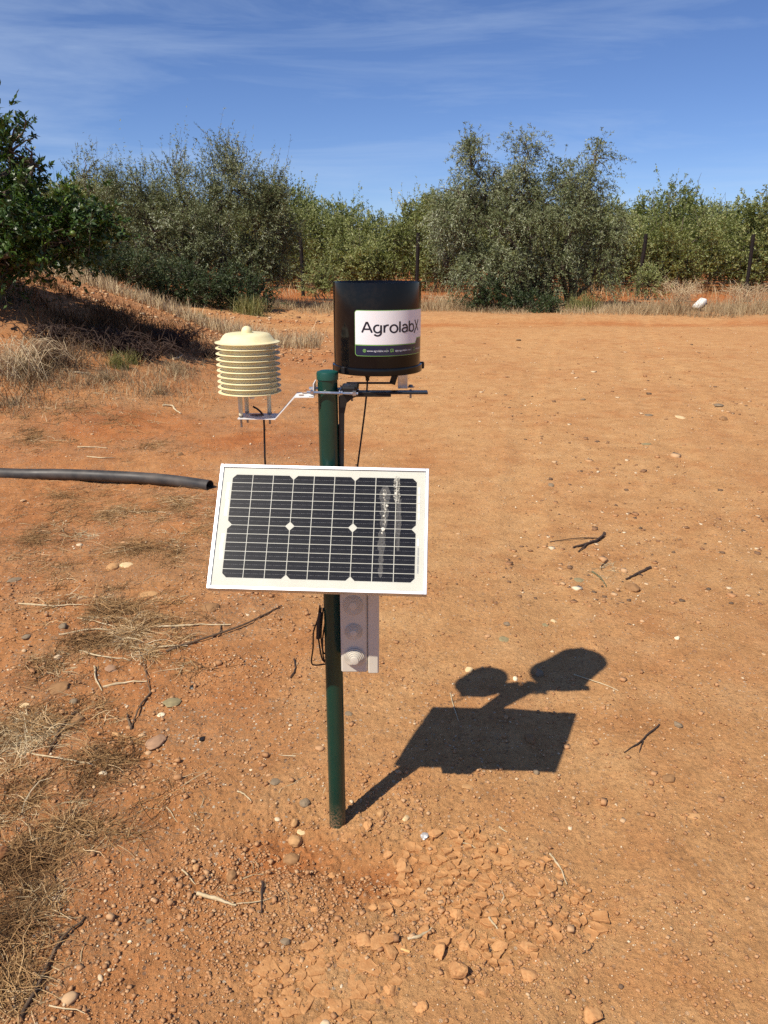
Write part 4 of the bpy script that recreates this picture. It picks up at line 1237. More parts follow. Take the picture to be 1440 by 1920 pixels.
clods = [
 (861, 1813, 42, 44, 'largest pointed clod of dry earth below the broken mud'),
 (824, 1776, 32, 32, 'upright square clod left of the largest clod'),
 (868, 1768, 26, 20, 'low clod above the largest clod'),
 (1108, 1897, 42, 36, 'lone earth clod at the bottom right on the smooth track'),
 (987, 1770, 34, 24, 'rounded clod with a dark hollow at the right of the broken mud'),
 (940, 1768, 38, 22, 'wide flat clod in the middle of the broken mud'),
 (853, 1706, 24, 28, 'angular clod beside the pale chips in the broken mud'),
 (757, 1622, 28, 34, 'dark red clod right of the hollow under the post'),
 (683, 1757, 36, 26, 'flat overhanging clod at the top of the cracked mud'),
 (732, 1850, 26, 24, 'pale clod at the bottom beside the cracked mud'),
 (817, 1560, 28, 18, 'flat oval clod beside the scrap of foil'),
 (688, 1544, 18, 20, 'small red clod against the shadow of the post'),
 (990, 1822, 36, 26, 'broad reddish clod at the lower right of the broken mud'),
 (1042, 1737, 26, 22, 'three-cornered clod at the right end of the broken mud'),
]
clods += [
 (622, 1640, 20, 16, 'small dark clod on the left rim of the hollow below the post'), (655, 1668, 22, 14, 'clod on the front rim of the hollow below the post'),
 (728, 1600, 18, 14, 'small clod right of the foot of the post'), (700, 1700, 20, 15, 'red clod between the hollow and the broken mud'),
 (745, 1690, 24, 17, 'reddish clod at the left end of the broken mud'), (590, 1700, 20, 14, 'low clod above the cracked mud'),
 (905, 1856, 26, 20, 'clod below the right side of the largest clod'), (790, 1880, 30, 22, 'flat clod at the bottom edge right of the cracked mud'),
 (645, 1574, 14, 10, 'little clod touching the foot of the post'), (1012, 1690, 20, 14, 'small clod at the right of the broken mud beside the curved straw'),
]
for a, b, w, h, lab_ in clods:
    put_stone('earth_clod', a, b, w, h, None, 'clod', lab_, 'clod', 0.25, mat=M['clod'])
put_stone('foil_scrap', 797, 1566, 15, 14, None, 'foil', 'crumpled silvery foil scrap beside the flat oval clod', 'foil', 0.2, mat=M['foil'])
put_stone('dry_leaf', 2, 1592, 26, 60, None, 'flat', 'curled rust-brown dry leaf cut off by the left edge', 'leaf', 0.1, mat=M['dry_leaf'])

# ------------------------------------------------------------------ STICKS AND STALKS one can tell apart
def put_stick(name, lines, rpx, mat, label, cat, lift=0.6, bend=0.0):
    g0 = ground_at(*lines[0][0]); m0 = px_size(g0)
    mb = MB()
    for li, pts in enumerate(lines):
        r = rpx[li] * m0 / 2 if hasattr(rpx, '__len__') else rpx * m0 / 2
        P = []
        for a, b in pts:
            g_ = ground_at(a, b); P.append(Vector((g_[0], g_[1], g_[2] + r * lift + 0.001)))
        P = smooth_path(P, 5)
        for i, p in enumerate(P):
            p.x += random.gauss(0, r * 0.22); p.y += random.gauss(0, r * 0.22); p.z = max(p.z, gh1(p.x, p.y) + r * 0.55) + bend * math.sin(math.pi * i / (len(P) - 1))
        n = len(P)
        mb.tube(P, [r * (1 - 0.5 * i / (n - 1)) * random.uniform(0.85, 1.15) for i in range(n)], 6)
    c = Vector(g0)
    mb.v = [tuple(Vector(v) - c) for v in mb.v]
    o = link(name, mb.mesh(name, mat, True, 60), None, c)
    return tag(o, label, cat)

B_, D_, P_, G_ = M['stick_brown'], M['stick_dark'], M['stick_pale'], M['stick_green']
put_stick('stick', [[(312, 1223), (375, 1204), (458, 1175), (529, 1137)], [(400, 1196), (412, 1190), (415, 1172)]], [6, 3.5], B_, 'long brown stick running from the weeds to the panel corner', 'stick', bend=.008)
put_stick('stick', [[(283, 1300), (262, 1330), (246, 1369)], [(246, 1369), (240, 1352), (239, 1340)], [(283, 1302), (279, 1290), (267, 1233)]], [4.5, 4.5, 2.8], B_, 'forked stick with a pale stalk leaning on it, left of the purplish slab', 'stick', bend=.006)
put_stick('stick', [[(148, 1333), (121, 1358), (105, 1390), (90, 1417)]], 5.5, B_, 'bent stick running down from the round brown stone', 'stick', bend=.006)
put_stick('stick', [[(35, 1918), (65, 1865), (95, 1805), (120, 1760), (160, 1722)]], 9, B_, 'thickest stick, curving up from the bottom left corner', 'stick', bend=.005)
put_stick('stick', [[(492, 1655), (491, 1690), (490, 1715)]], 5.5, D_, 'short dark twig standing up the picture right of the broken stalk', 'twig')
put_stick('stick', [[(552, 1237), (554, 1254), (544, 1273)]], 4, D_, 'small dark crooked twig left of the cable loop', 'twig')
put_stick('stick', [[(1134, 1002), (1121, 1015), (1102, 1022), (1074, 1028)], [(1102, 1022), (1084, 1036)], [(1121, 1010), (1080, 1012), (1031, 1017)]], [6, 4, 2.4], D_, 'three-pronged dark twig on the track right of the panel', 'twig', bend=.006)
put_stick('stick', [[(1219, 1066), (1196, 1077), (1174, 1088)], [(1196, 1077), (1205, 1080)]], [6.5, 4], D_, 'short thick dark twig above the round brown stone', 'twig')
put_stick('stick', [[(1110, 1073), (1127, 1086), (1137, 1101)]], 4, G_, 'curved grey-green stalk left of the thick dark twig', 'stalk')
put_stick('stick', [[(1237, 1360), (1215, 1379), (1200, 1394), (1170, 1412)], [(1206, 1390), (1198, 1412)]], [3.5, 2.2], D_, 'thin forked twig left of the grey angular stone', 'twig', bend=.004)
put_stick('stick', [[(1112, 1770), (1106, 1782), (1092, 1790)]], 3, D_, 'tiny dark curved twig right of the broken mud', 'twig')
put_stick('stick', [[(920, 1782), (915, 1795), (907, 1812)]], 3.5, D_, 'small dark twig between the clods', 'twig')
put_stick('stick', [[(1138, 1054), (1128, 1062), (1128, 1070)]], 2.5, D_, 'tiny dark twig above the grey-green stalk', 'twig')
stalks = [
 ([(112, 1192), (187, 1182), (287, 1196)], 4, 'long bleached stalk across the top of the dry weed patch'),
 ([(246, 1179), (340, 1176), (433, 1173)], 5, 'pale stalk pointing from the weed patch towards the post'),
 ([(35, 1133), (96, 1138), (154, 1135)], 4, 'pale stalk at the left edge above the weed patch'),
 ([(29, 1410), (125, 1427), (179, 1438)], 4, 'pale stalk running right from the straw heap'),
 ([(192, 1290), (235, 1283), (275, 1279)], 5, 'pale stalk below the dry weed patch'),
 ([(150, 1222), (185, 1232), (245, 1240)], 4, 'bleached stalk lying inside the dry weed patch'),
 ([(145, 1160), (215, 1128 + 50), (218, 1197)], 3, 'bent pale stalk at the left of the weed patch'),
 ([(178, 1250), (180, 1275), (192, 1297)], 4, 'curved bleached stalk pointing at the purplish flat stone'),
 ([(295, 1215), (330, 1213), (352, 1212)], 4, 'short pale stalk beside the long brown stick'),
 ([(10, 1380), (40, 1383), (84, 1389)], 5, 'broad bleached stalk in the straw heap at the left edge'),
 ([(58, 1345), (95, 1358), (116, 1365)], 4, 'bleached stalk slanting out of the straw heap'),
 ([(445, 1485), (460, 1494), (473, 1505)], 4, 'short straw left of the grey flat stone'),
 ([(342, 1632), (355, 1646), (367, 1660)], 4, 'slanting straw above the pale broken stalk'),
 ([(370, 1677), (410, 1690), (442, 1700)], 8, 'thick pale broken stalk left of the short dark twig'),
 ([(445, 1696), (490, 1692), (520, 1680)], 2.5, 'thin stem crossing the short dark twig'),
 ([(1076, 1266), (1115, 1280), (1159, 1296)], 2.6, 'thin straw sticking out of the gauge shadow'),
 ([(1031, 1602), (1050, 1630), (1062, 1660)], 4.5, 'curved pale straw at the right of the broken mud'),
 ([(765, 1762), (790, 1757), (810, 1743)], 7, 'curved pale husk left of the square clod'),
 ([(917, 1722), (925, 1735), (935, 1746)], 5, 'short pale straw in the middle of the broken mud'),
 ([(858, 1580), (880, 1586), (892, 1592)], 3, 'thin pale straw at the top of the broken mud'),
 ([(936, 1552), (942, 1558), (950, 1562)], 4, 'tiny pale straw at the upper right of the broken mud'),
 ([(844, 1301), (850, 1325), (859, 1352)], 2.6, 'thin straw crossing the left edge of the shield shadow'),
 ([(305, 762), (323, 763), (328, 770), (340, 777)], 5, 'bone-white forked twig on red soil behind the pipe'),
 ([(146, 839), (172, 840), (201, 841)], 3, 'pale straw lying behind the pipe, left one'),
 ([(163, 857), (190, 860), (215, 859)], 3, 'pale straw lying just behind the pipe, right one'),
 ([(137, 700), (165, 702), (170, 704)], 5, 'white bleached stalk at the front of the dry grass'),
 ([(325, 675), (335, 673), (342, 668)], 5, 'white broken branch in front of the shaded brush'),
]
for pts, r, lab_ in stalks:
    put_stick('dry_stalk', [pts], r, P_, lab_, 'stalk', bend=0.003)
# cigarette end
g_ = ground_at(760, 1785); m_ = px_size(g_)
o = link('cigarette_end', MB().lathe([(0, -0.0115), (0.0036, -0.0115), (0.0038, -0.004), (0.0038, 0.0105), (0.0034, 0.0115), (0, 0.011)], 14, (0, 0, 0), Matrix.Rotation(math.pi / 2, 3, 'Y')).mesh('cigarette_end', M['filter'], True), None, (g_[0], g_[1], g_[2] + 0.0042), (0, 0.05, -0.35))
tag(o, 'orange cigarette end on the soil left of the curved pale husk', 'cigarette end')

# ------------------------------------------------------------------ GRAVEL AND CRUMBS nobody could count
def scatter_stones(name, label, n, size_fn, dens_fn, sub, tint_fn, region, mat, jit=0.25, flat_=0.6, sink=0.25):
    if sub == 'octa':
        V0 = np.array([(1, 0, 0), (0, 1, 0), (-1, 0, 0), (0, -1, 0), (0, 0, 1), (0, 0, -1)], float)
        F0 = np.array([(0, 1, 4), (1, 2, 4), (2, 3, 4), (3, 0, 4), (1, 0, 5), (2, 1, 5), (3, 2, 5), (0, 3, 5)])
    elif sub == 'block':
        V0 = np.array([(x, y, z) for z in (-.7, .7) for y in (-.7, .7) for x in (-.7, .7)], float)
        F0 = np.array([(0, 2, 1), (1, 2, 3), (4, 5, 6), (5, 7, 6), (0, 1, 4), (1, 5, 4), (2, 6, 3), (3, 6, 7), (0, 4, 2), (2, 4, 6), (1, 3, 5), (3, 7, 5)])
    else:
        V0, F0 = ico(sub); V0 = np.array([tuple(v) for v in V0]); F0 = np.array(F0)
    x0, x1, y0, y1 = region     # pixels
    P = []
    got = 0
    while got < n:
        k = n * 3
        px_ = rng.uniform(x0, x1, k); py_ = rng.uniform(y0, y1, k)
        v = (CY - py_) / F_PX; dy = CT + v * ST; dz = -ST + v * CT
        t = -CAM_H / dz
        X = (px_ - CX) / F_PX * t; Y = dy * t
        keep = rng.random(k) < dens_fn(X, Y, px_, py_)
        P.append(np.stack([X[keep], Y[keep]], 1)); got += keep.sum()
    P = np.concatenate(P)[:n]
    X, Y = P[:, 0], P[:, 1]; Z = gh(X, Y)
    S = size_fn(X, Y, n)
    nv = len(V0)
    ax = S[:, None] * np.stack([rng.uniform(.75, 1.35, n), rng.uniform(.7, 1.1, n), rng.uniform(flat_ * .6, flat_ * 1.3, n)], 1)
    ph = rng.uniform(0, 2 * np.pi, n); c, s = np.cos(ph), np.sin(ph)
    jitter = 1 + jit * rng.normal(0, 1, (n, nv, 1)).clip(-1.6, 1.6) * 0.6
    loc = V0[None] * jitter * ax[:, None, :]
    xx_ = loc[..., 0] * c[:, None] - loc[..., 1] * s[:, None] + X[:, None]
    yy_ = loc[..., 0] * s[:, None] + loc[..., 1] * c[:, None] + Y[:, None]
    zz_ = loc[..., 2] + (Z + ax[:, 2] * (1 - 2 * sink))[:, None]
    VV = np.stack([xx_, yy_, zz_], -1).reshape(-1, 3)
    FF = (F0[None] + (np.arange(n) * nv)[:, None, None]).reshape(-1, 3)
    T = np.repeat(tint_fn(n), len(F0))
    o = link(name, mesh_np(name, VV, FF, mat, False, T))
    return tag(o, label, kind='stuff')

def left_mask(X, Y): return sstep(0.2, -0.5, X + 0.03 * (Y - 2))
def patchy(X, Y, s=3.0, seed=70): return np.clip(fbm(X * s, Y * s, 3, seed) * 1.6 + 0.45, 0, 1)
def d_gravel(X, Y, px_, py_):
    return np.clip(0.22 + 0.5 * left_mask(X, Y) + 0.4 * patchy(X, Y) * (0.4 + left_mask(X, Y)), 0, 1) * (0.35 + 0.65 * (py_ < 1560)) * (0.08 + 1.2 * patchy(X, Y, 3.6, 88) ** 1.6)
scatter_stones('gravel', 'loose gravel strewn over the orange soil', 2600,
    lambda X, Y, n: np.clip(rng.lognormal(np.log(0.0026), 0.42, n), 0.0014, 0.006) * (0.8 + 0.2 * np.hypot(X, Y) ** 0.9),
    d_gravel, 0, lambda n: np.clip(rng.beta(2.2, 1.7, n), 0, 1), (-120, 1560, 700, 1960), M['gravel'], 0.3, 0.55, 0.3)
scatter_stones('pebbles', 'larger angular pebbles strewn over the soil', 420,
    lambda X, Y, n: np.clip(rng.lognormal(np.log(0.0052), 0.4, n), 0.0035, 0.016) * (0.8 + 0.2 * np.hypot(X, Y) ** 0.9),
    d_gravel, 1, lambda n: np.clip(rng.beta(2.0, 1.7, n), 0, 1), (-120, 1560, 700, 1960), M['gravel'], 0.2, 0.5, 0.36)
def d_soil(X, Y, px_, py_):
    a = 1 - sstep(0.7, 1.35, ell(X, Y, *CRUST_A)); b = 1 - sstep(.8, 1.5, ell(X, Y, (POLE[0], POLE[1] - 0.16), .36, .28))
    return np.clip(0.16 + 0.9 * a + 0.85 * b + 0.5 * left_mask(X, Y) * patchy(X, Y, 4, 77) ** 1.6, 0, 1) * (0.15 + 1.0 * patchy(X, Y, 6, 89))
scatter_stones('soil_crumbs', 'small crumbs of dry earth strewn around the post', 16000,
    lambda X, Y, n: np.clip(rng.lognormal(np.log(0.0022), 0.5, n), 0.0012, 0.011) * (0.75 + 0.16 * np.hypot(X, Y)),
    d_soil, 'block', lambda n: np.clip(rng.normal(0.55, 0.11, n), 0.3, 0.85), (-80, 1520, 1080, 1960), M['gravel'], 0.3, 0.75, 0.15)
scatter_stones('fine_grit', 'fine grit and pale grains scattered over the track', 14000,
    lambda X, Y, n: np.clip(rng.lognormal(np.log(0.00145), 0.4, n), 0.0008, 0.004) * (0.62 + 0.34 * np.hypot(X, Y)),
    lambda X, Y, a, b: 0.35 + 0.65 * patchy(X, Y, 2, 81), 'octa', lambda n: np.clip(rng.beta(1.1, 0.9, n), 0, 1), (-80, 1520, 640, 1960), M['gravel'], 0.2, 0.8, 0.2)
scatter_stones('track_pebbles', 'dark and pale pebbles scattered over the far track', 1100,
    lambda X, Y, n: np.clip(rng.lognormal(np.log(0.0065), 0.5, n), 0.003, 0.03) * (0.55 + 0.13 * np.hypot(X, Y)),
    lambda X, Y, a, b: patchy(X, Y, .9, 86) ** 1.5, 'block', lambda n: np.clip(rng.beta(.9, 1.1, n), 0, 1), (560, 1560, 602, 1150), M['gravel'], 0.3, 0.45, 0.3)
# stony face of the bank
def d_bank(X, Y, px_, py_): return ((X < -0.9) & (Y > 7.5)).astype(float) * np.clip(0.25 + patchy(X, Y, .8, 84), 0, 1)
scatter_stones('bank_gravel', 'gravel on the sloping bank at the left', 5000,
    lambda X, Y, n: np.clip(rng.lognormal(np.log(0.015), 0.5, n), 0.006, 0.05), d_bank, 'block', lambda n: np.clip(rng.beta(2.2, 1.6, n), 0, 1), (-100, 620, 575, 690), M['gravel'], 0.25, 0.6, 0.2)

# ------------------------------------------------------------------ VEGETATION
def unit(a): return a / (np.linalg.norm(a, axis=-1, keepdims=True) + 1e-9)

def leaf_quads(P, D, Ln, Wd, g, cup=0.12):
    """one bent quad per leaf: base, side, tip, side"""
    n = len(P)
    # blades turn their faces to the light, loosely
    w = g.normal(0, 0.62, (n, 3)) - np.array(LIGHT_DIR)
    nrm = unit(w - D * (w * D).sum(1, keepdims=True))
    S = unit(np.cross(D, nrm))
    mid = P + D * (Ln * 0.46)[:, None] - nrm * (Ln * cup * 0.5)[:, None]
    V = np.stack([P, mid + S * (Wd / 2)[:, None] + nrm * (Wd * .18)[:, None], P + D * Ln[:, None] - nrm * (Ln * cup)[:, None], mid - S * (Wd / 2)[:, None] + nrm * (Wd * .18)[:, None]], 1).reshape(-1, 3)
    F = np.arange(n * 4).reshape(n, 4)
    return V, F

def twig_prisms(A, B, r0, r1):
    n = len(A); D = unit(B - A)
    u = unit(np.cross(D, np.array([0.31, 0.74, 0.59]))); v = np.cross(D, u)
    V = []
    for k in range(3):
        a = 2 * np.pi * k / 3; o = u * math.cos(a) + v * math.sin(a)
        V.append(A + o * r0[:, None]); V.append(B + o * r1[:, None])
    V = np.stack(V, 1).reshape(-1, 3)
    b = (np.arange(n) * 6)[:, None]
    F = np.concatenate([b + np.array([[0, 2, 3, 1]]), b + np.array([[2, 4, 5, 3]]), b + np.array([[4, 0, 1, 5]])])
    return V, F

def crown(lobes, n_sprays, twig, per, leaf, seed, up=0.5, droop=0.0, outw=1.0, spread=0.55, tint=(2.2, 2.2), shell=2.4, floor_z=None, clump=14, csize=0.2, shoots=0.06, shoot_len=2.2):
    """leaves on twigs, twigs in clumps, clumps through the lobes of the crown"""
    g = np.random.default_rng(seed)
    C = np.array([l[:3] for l in lobes]); Rr = np.array([l[3:6] for l in lobes]); W = np.array([l[6] if len(l) > 6 else 1.0 for l in lobes])
    w = W * (Rr[:, 0] * Rr[:, 2] + Rr[:, 1] * Rr[:, 2]); w /= w.sum()
    nc = max(n_sprays // clump, 4)
    Lc = g.choice(len(lobes), nc, p=w)
    dc = unit(g.normal(0, 1, (nc, 3)))
    Pc = C[Lc] + dc * Rr[Lc] * (g.random(nc) ** (1 / shell))[:, None]
    size = csize * g.uniform(0.5, 1.5, nc)
    tone = g.beta(*tint, nc)
    idx = np.repeat(np.arange(nc), g.poisson(clump, nc) + 2)
    n_sprays = len(idx)
    L = Lc[idx]; d = dc[idx]
    P = Pc[idx] + g.normal(0, 1, (n_sprays, 3)) * size[idx][:, None]
    T = unit(d * outw + np.array([0, 0, up]) + g.normal(0, spread * .7, (nc, 3))[idx] + g.normal(0, spread * .7, (n_sprays, 3)))
    tl = twig * g.uniform(0.5, 1.4, n_sprays)
    sh = (g.random(n_sprays) < shoots) & (d[:, 2] > 0.35)
    T[sh] = unit(T[sh] + np.array([0, 0, 1.3])); tl[sh] *= shoot_len
    if floor_z is not None:
        k = P[:, 2] > floor_z; P, T, tl, L, idx = P[k], T[k], tl[k], L[k], idx[k]
    n = len(P)
    t = g.uniform(0.05, 1.0, (n, per))
    dr = droop * g.uniform(0.3, 1.5, (n, 1))
    Q = P[:, None] + T[:, None] * (t * tl[:, None])[..., None]
    Q[..., 2] -= dr * t ** 2 * tl[:, None]
    LD = unit(T[:, None] * 0.75 + g.normal(0, 0.62, (n, per, 3)) - np.array([0, 0, 0.9]) * (dr * t)[..., None])
    ll = leaf[0] * g.uniform(0.6, 1.35, (n, per)); lw = leaf[1] * g.uniform(0.65, 1.3, (n, per))
    V, F = leaf_quads(Q.reshape(-1, 3), LD.reshape(-1, 3), ll.ravel(), lw.ravel(), g)
    # tone: each clump its own, each leaf a little different
    TT = np.clip(np.repeat(tone[idx], per) * 0.5 + g.beta(*tint, n * per) * 0.55, 0, 1)
    B = P + T * tl[:, None]; B[:, 2] -= dr[:, 0] * tl
    kk = np.arange(n) % 3 == 0
    tw = twig_prisms((P - T * 0.1)[kk], B[kk], np.full(kk.sum(), 0.0045), np.full(kk.sum(), 0.002))
    return V, F, TT, tw, P, L

def limb(mb, a, b, r0, r1, wob=0.08, seg=7, n=7, g=random):
    a, b = Vector(a), Vector(b); L = (b - a).length
    P = []
    for i in range(n + 1):
        t = i / n; p = a.lerp(b, t)
        p += Vector((g.gauss(0, wob), g.gauss(0, wob), g.gauss(0, wob * .4))) * L * 0.35 * math.sin(math.pi * t) ** .6
        p.z += L * 0.06 * math.sin(math.pi * t)
        P.append(p)
    mb.tube(P, [r0 + (r1 - r0) * (i / n) ** .8 for i in range(n + 1)], seg, caps=False)
    return P

def build_tree(name, base, lobes, label, cat, leafmat, trunks, trunk_r, seed, group=None, bark=None, twigs_n=9, **kw):
    random.seed(seed)
    base = Vector(base)
    L2 = [(l[0] - base.x, l[1] - base.y, l[2] - base.z, *l[3:]) for l in lobes]
    V, F, T, tw, P, LI = crown(L2, seed=seed, **kw)
    root = empty(name, base)
    tag(root, label, cat, group)
    mb = MB()
    starts = [Vector((dx, dy, -0.1)) for dx, dy in trunks]
    cen = np.array([l[:3] for l in L2])
    for i, l in enumerate(L2):
        c = Vector(l[:3]); s = min(starts, key=lambda q: (q.xy - c.xy).length)
        limb(mb, s, c + Vector((0, 0, -l[5] * 0.3)), trunk_r, trunk_r * 0.3, 0.22)
        idx = np.where(LI == i)[0]
        for k in random.sample(list(idx), min(twigs_n, len(idx))):
            limb(mb, c + Vector((0, 0, -l[5] * 0.35)), P[k], trunk_r * 0.28, 0.006, 0.2, 5, 4)
    link('trunk', mb.mesh('trunk', bark or M['bark'], True, 60), root)
    link('crown', mesh_np('crown', V, F, leafmat, False, T), root)
    link('twigs', mesh_np('twigs', tw[0], tw[1], bark or M['bark']), root)['kind'] = 'stuff'
    return root

def px_lobes(lst, y, depth):
    out = []
    for l in lst:
        a, b, rx, rz = l[:4]; b += 18 * float(sstep(400, 330, np.array(b))) if rz > 3 and depth in (1.25, 1.15, 0.7) else 0; dy = l[4] if len(l) > 4 else 0.0; w = l[5] if len(l) > 5 else 1.0
        c = at(a, b, y + dy); m = px_size(c)
        out.append((c[0], c[1], c[2], rx * m, depth * (0.6 + 0.4 * rx / 80.0), rz * m, w))
    return out

# --- right olive tree
yR = 25.0
bR = at(1010, 575, yR); bR[2] = gh1(bR[0], yR)
lob = px_lobes([(886, 285, 17, 40, 0), (868, 345, 34, 32, -.3), (905, 350, 28, 34, .2), (985, 285, 22, 42, .2), (965, 350, 38, 36, 0), (1060, 315, 28, 42, -.2), (1118, 270, 18, 24, .2), (1100, 335, 30, 38, .2), (1020, 360, 30, 34, .3),
                (835, 410, 26, 40, -.4), (875, 420, 38, 42, -.6), (940, 425, 38, 42, -.9), (1005, 430, 38, 44, -.6), (1070, 425, 42, 46, -.7), (1130, 430, 26, 56, .1), (835, 485, 32, 40, -.2), (895, 500, 40, 40, -.9),
                (960, 500, 36, 42, -1.0), (1040, 500, 44, 44, -.5), (1115, 500, 36, 44, -.3), (1040, 550, 60, 24, .3), (925, 300, 8, 20, .2, .6)], yR, 1.25)
build_tree('olive_tree', bR, lob, 'tall silvery olive tree standing right of the black rain gauge', 'olive tree', M['olive'], [(-0.3, 0), (0.4, 0.2), (0.9, -0.1)], 0.085, 301,
           n_sprays=6200, twig=0.42, per=16, leaf=(0.080, 0.024), up=0.4, droop=0.8, spread=0.5, tint=(1.8, 2.4), shell=2.6, floor_z=0.25, bark=M['bark'], clump=16, csize=0.17, shoots=.05, shoot_len=1.9)
# --- left olive tree
yL = 24.0
bL = at(420, 575, yL); bL[2] = gh1(bL[0], yL)
lob = px_lobes([(158, 312, 10, 12, 0, .6), (190, 340, 24, 28, 0, .8), (232, 350, 26, 40, 0, .8), (270, 335, 20, 34, .2, .8), (330, 310, 22, 34, .2), (345, 365, 34, 34, 0), (425, 290, 26, 32, .2), (455, 335, 32, 36, -.2), (510, 348, 18, 28, .1), (395, 355, 22, 30, .1),
                (225, 420, 42, 44, -.2), (290, 420, 40, 46, -.5), (360, 425, 42, 44, -.7), (425, 415, 38, 46, -.5), (485, 415, 36, 46, -.3), (525, 425, 16, 44, 0), (265, 500, 50, 38, -.3), (340, 495, 46, 40, -.6), (420, 500, 46, 42, -.3), (485, 490, 36, 44, 0), (528, 495, 20, 44, .2)], yL, 1.15)
build_tree('olive_tree', bL, lob, 'wide feathery olive tree left of the fence post with the bent top', 'olive tree', M['olive'], [(-0.6, 0.1), (0.1, 0), (0.8, 0.2)], 0.08, 302,
           n_sprays=6200, twig=0.46, per=15, leaf=(0.078, 0.021), up=0.75, droop=0.1, spread=0.45, tint=(1.6, 2.4), shell=2.4, floor_z=0.25, clump=14, csize=0.17, shoots=.08)
# --- orange tree at the left edge
yO = 10.4
bO = at(-60, 560, yO); bO[2] = gh1(bO[0], yO)
lob = px_lobes([(16, 255, 8, 34, 0, .7), (34, 310, 12, 24, .1, .6), (62, 285, 3, 14, -.1, .25), (-5, 350, 34, 34, 0), (48, 378, 32, 28, -.3), (125, 395, 40, 26, -.1), (170, 425, 26, 26, .1), (120, 445, 54, 34, -.4), (45, 440, 58, 44, -.5), (-10, 470, 50, 36, -.3),
                (-90, 330, 70, 80, .1), (-120, 430, 80, 76, -.2), (20, 495, 26, 18, -.2), (-200, 400, 80, 100, .3), (80, 490, 44, 16, -.2)], yO, 0.7)
orange = build_tree('orange_tree', bO, lob, 'dark glossy orange tree with unripe fruit at the left edge', 'orange tree', M['orange_leaf'], [(-0.25, 0.1)], 0.075, 303,
           n_sprays=3300, twig=0.2, per=12, leaf=(0.078, 0.034), up=0.6, droop=0.3, spread=0.5, tint=(1.6, 2.2), shell=2.6, clump=12, csize=0.11, shoots=.04, shoot_len=2.0)
fm = MB(); vv, ff = ico(3); fm = fm.add([v * Vector((1, 1, 0.95)).x for v in vv], ff).mesh('fruit', M['fruit'], True, 180)
for (a, b, dy) in ((137, 438, -.72), (155, 388, -.5), (60, 490, -.8), (196, 452, -.35)):
    p = at(a, b, yO + dy); link('fruit', fm, orange, Vector(p) - Vector(bO), None, (0.036,) * 3)

# --- orchard of almond trees behind the fence
def almond_variant(seed):
    g = np.random.default_rng(seed); random.seed(seed)
    lobes = []
    for k in range(9):
        a = k * 0.9 + g.uniform(-.3, .3); r = g.uniform(0.5, 1.35)
        lobes.append((r * math.cos(a), r * math.sin(a), g.uniform(1.2, 2.9), g.uniform(.75, 1.05), g.uniform(.75, 1.0), g.uniform(.65, .95)))
    lobes += [(0, 0, 3.1, .7, .7, .6), (0.6, -0.5, 1.0, 1.1, 1.1, .6), (-0.7, -0.4, 0.95, 1.1, 1.1, .6), (0.0, 0.7, 1.0, 1.1, 1.1, .6)]
    V, F, T, tw, P, LI = crown(lobes, 2300, 0.42, 13, (0.105, 0.047), seed, up=0.7, droop=0.25, spread=0.6, tint=(1.8, 2.0), shell=2.2, floor_z=0.3, clump=15, csize=0.2, shoots=.09, shoot_len=2.3)
    mb = MB()
    fork = Vector((g.uniform(-.1, .1), g.uniform(-.1, .1), 0.75))
    limb(mb, (0, 0, -0.1), fork, 0.085, 0.07, 0.05)
    for l in lobes:
        c = Vector(l[:3]); limb(mb, fork, c, 0.045, 0.018, 0.2, 6, 5)
    # bare shoots standing out of the top
    for k in range(26):
        l = lobes[random.randrange(len(lobes))]
        if l[2] < 2.0: continue
        c = Vector(l[:3]) + Vector((random.gauss(0, .3), random.gauss(0, .3), l[5] * .6)); limb(mb, c, c + Vector((random.gauss(0, .22), random.gauss(0, .22), random.uniform(.4, .85))), 0.012, 0.004, 0.1, 4, 3)
    return (mb.mesh('trunk', M['bark'], True, 60), mesh_np('crown', V, F, M['almond'], False, T), mesh_np('twigs', tw[0], tw[1], M['bark']))
variants = [almond_variant(400 + i) for i in range(4)]
front_labels = {}
def place_almond(x, y, i, label, group, sc):
    z = gh1(x, y)
    root = empty('almond_tree', (x, y, z)); tag(root, label, 'almond tree', group)
    root.rotation_euler = (0, 0, i * 2.4); root.scale = (sc, sc, sc * random.uniform(.95, 1.06))
    t, c, w = variants[i % 4]
    link('trunk', t, root); link('crown', c, root); link('twigs', w, root)['kind'] = 'stuff'
random.seed(5)
front = [(-22, None), (-17.6, None), (-13.3, 'almond tree showing between the orange tree and the left olive tree'), (-9.0, None), (-4.6, 'almond tree seen just left of the bent fence post'),
         (-1.1, 'almond tree between the bent fence post and the rain gauge'), (2.3, 'almond tree behind the fence post right of the rain gauge'), (6.2, None), (10.2, None), (13.4, 'almond tree right of the right fence post'),
         (17.0, 'almond tree behind the white canister at the right'), (20.6, 'almond tree cut by the right edge'), (24.6, None)]
i = 0
for x, lab_ in front:
    place_almond(x, 35.5 + 0.08 * x + random.uniform(-.3, .3), i, lab_ or 'almond tree in the front orchard row, hidden behind nearer trees', None if lab_ else 'almond trees of the front row hidden by nearer trees', random.uniform(.88, 1.02) + (.14 if x > 12 else 0)); i += 1
for row, y in enumerate((40.5, 45.5, 51.0)):
    x = -27 + row * 1.7
    while x < 29:
        place_almond(x, y + random.uniform(-.4, .4), i, 'almond tree in the rear orchard rows behind the fence', 'almond trees of the rear rows', random.uniform(.9, 1.28)); i += 1
        x += 4.3 + random.uniform(-.4, .4)

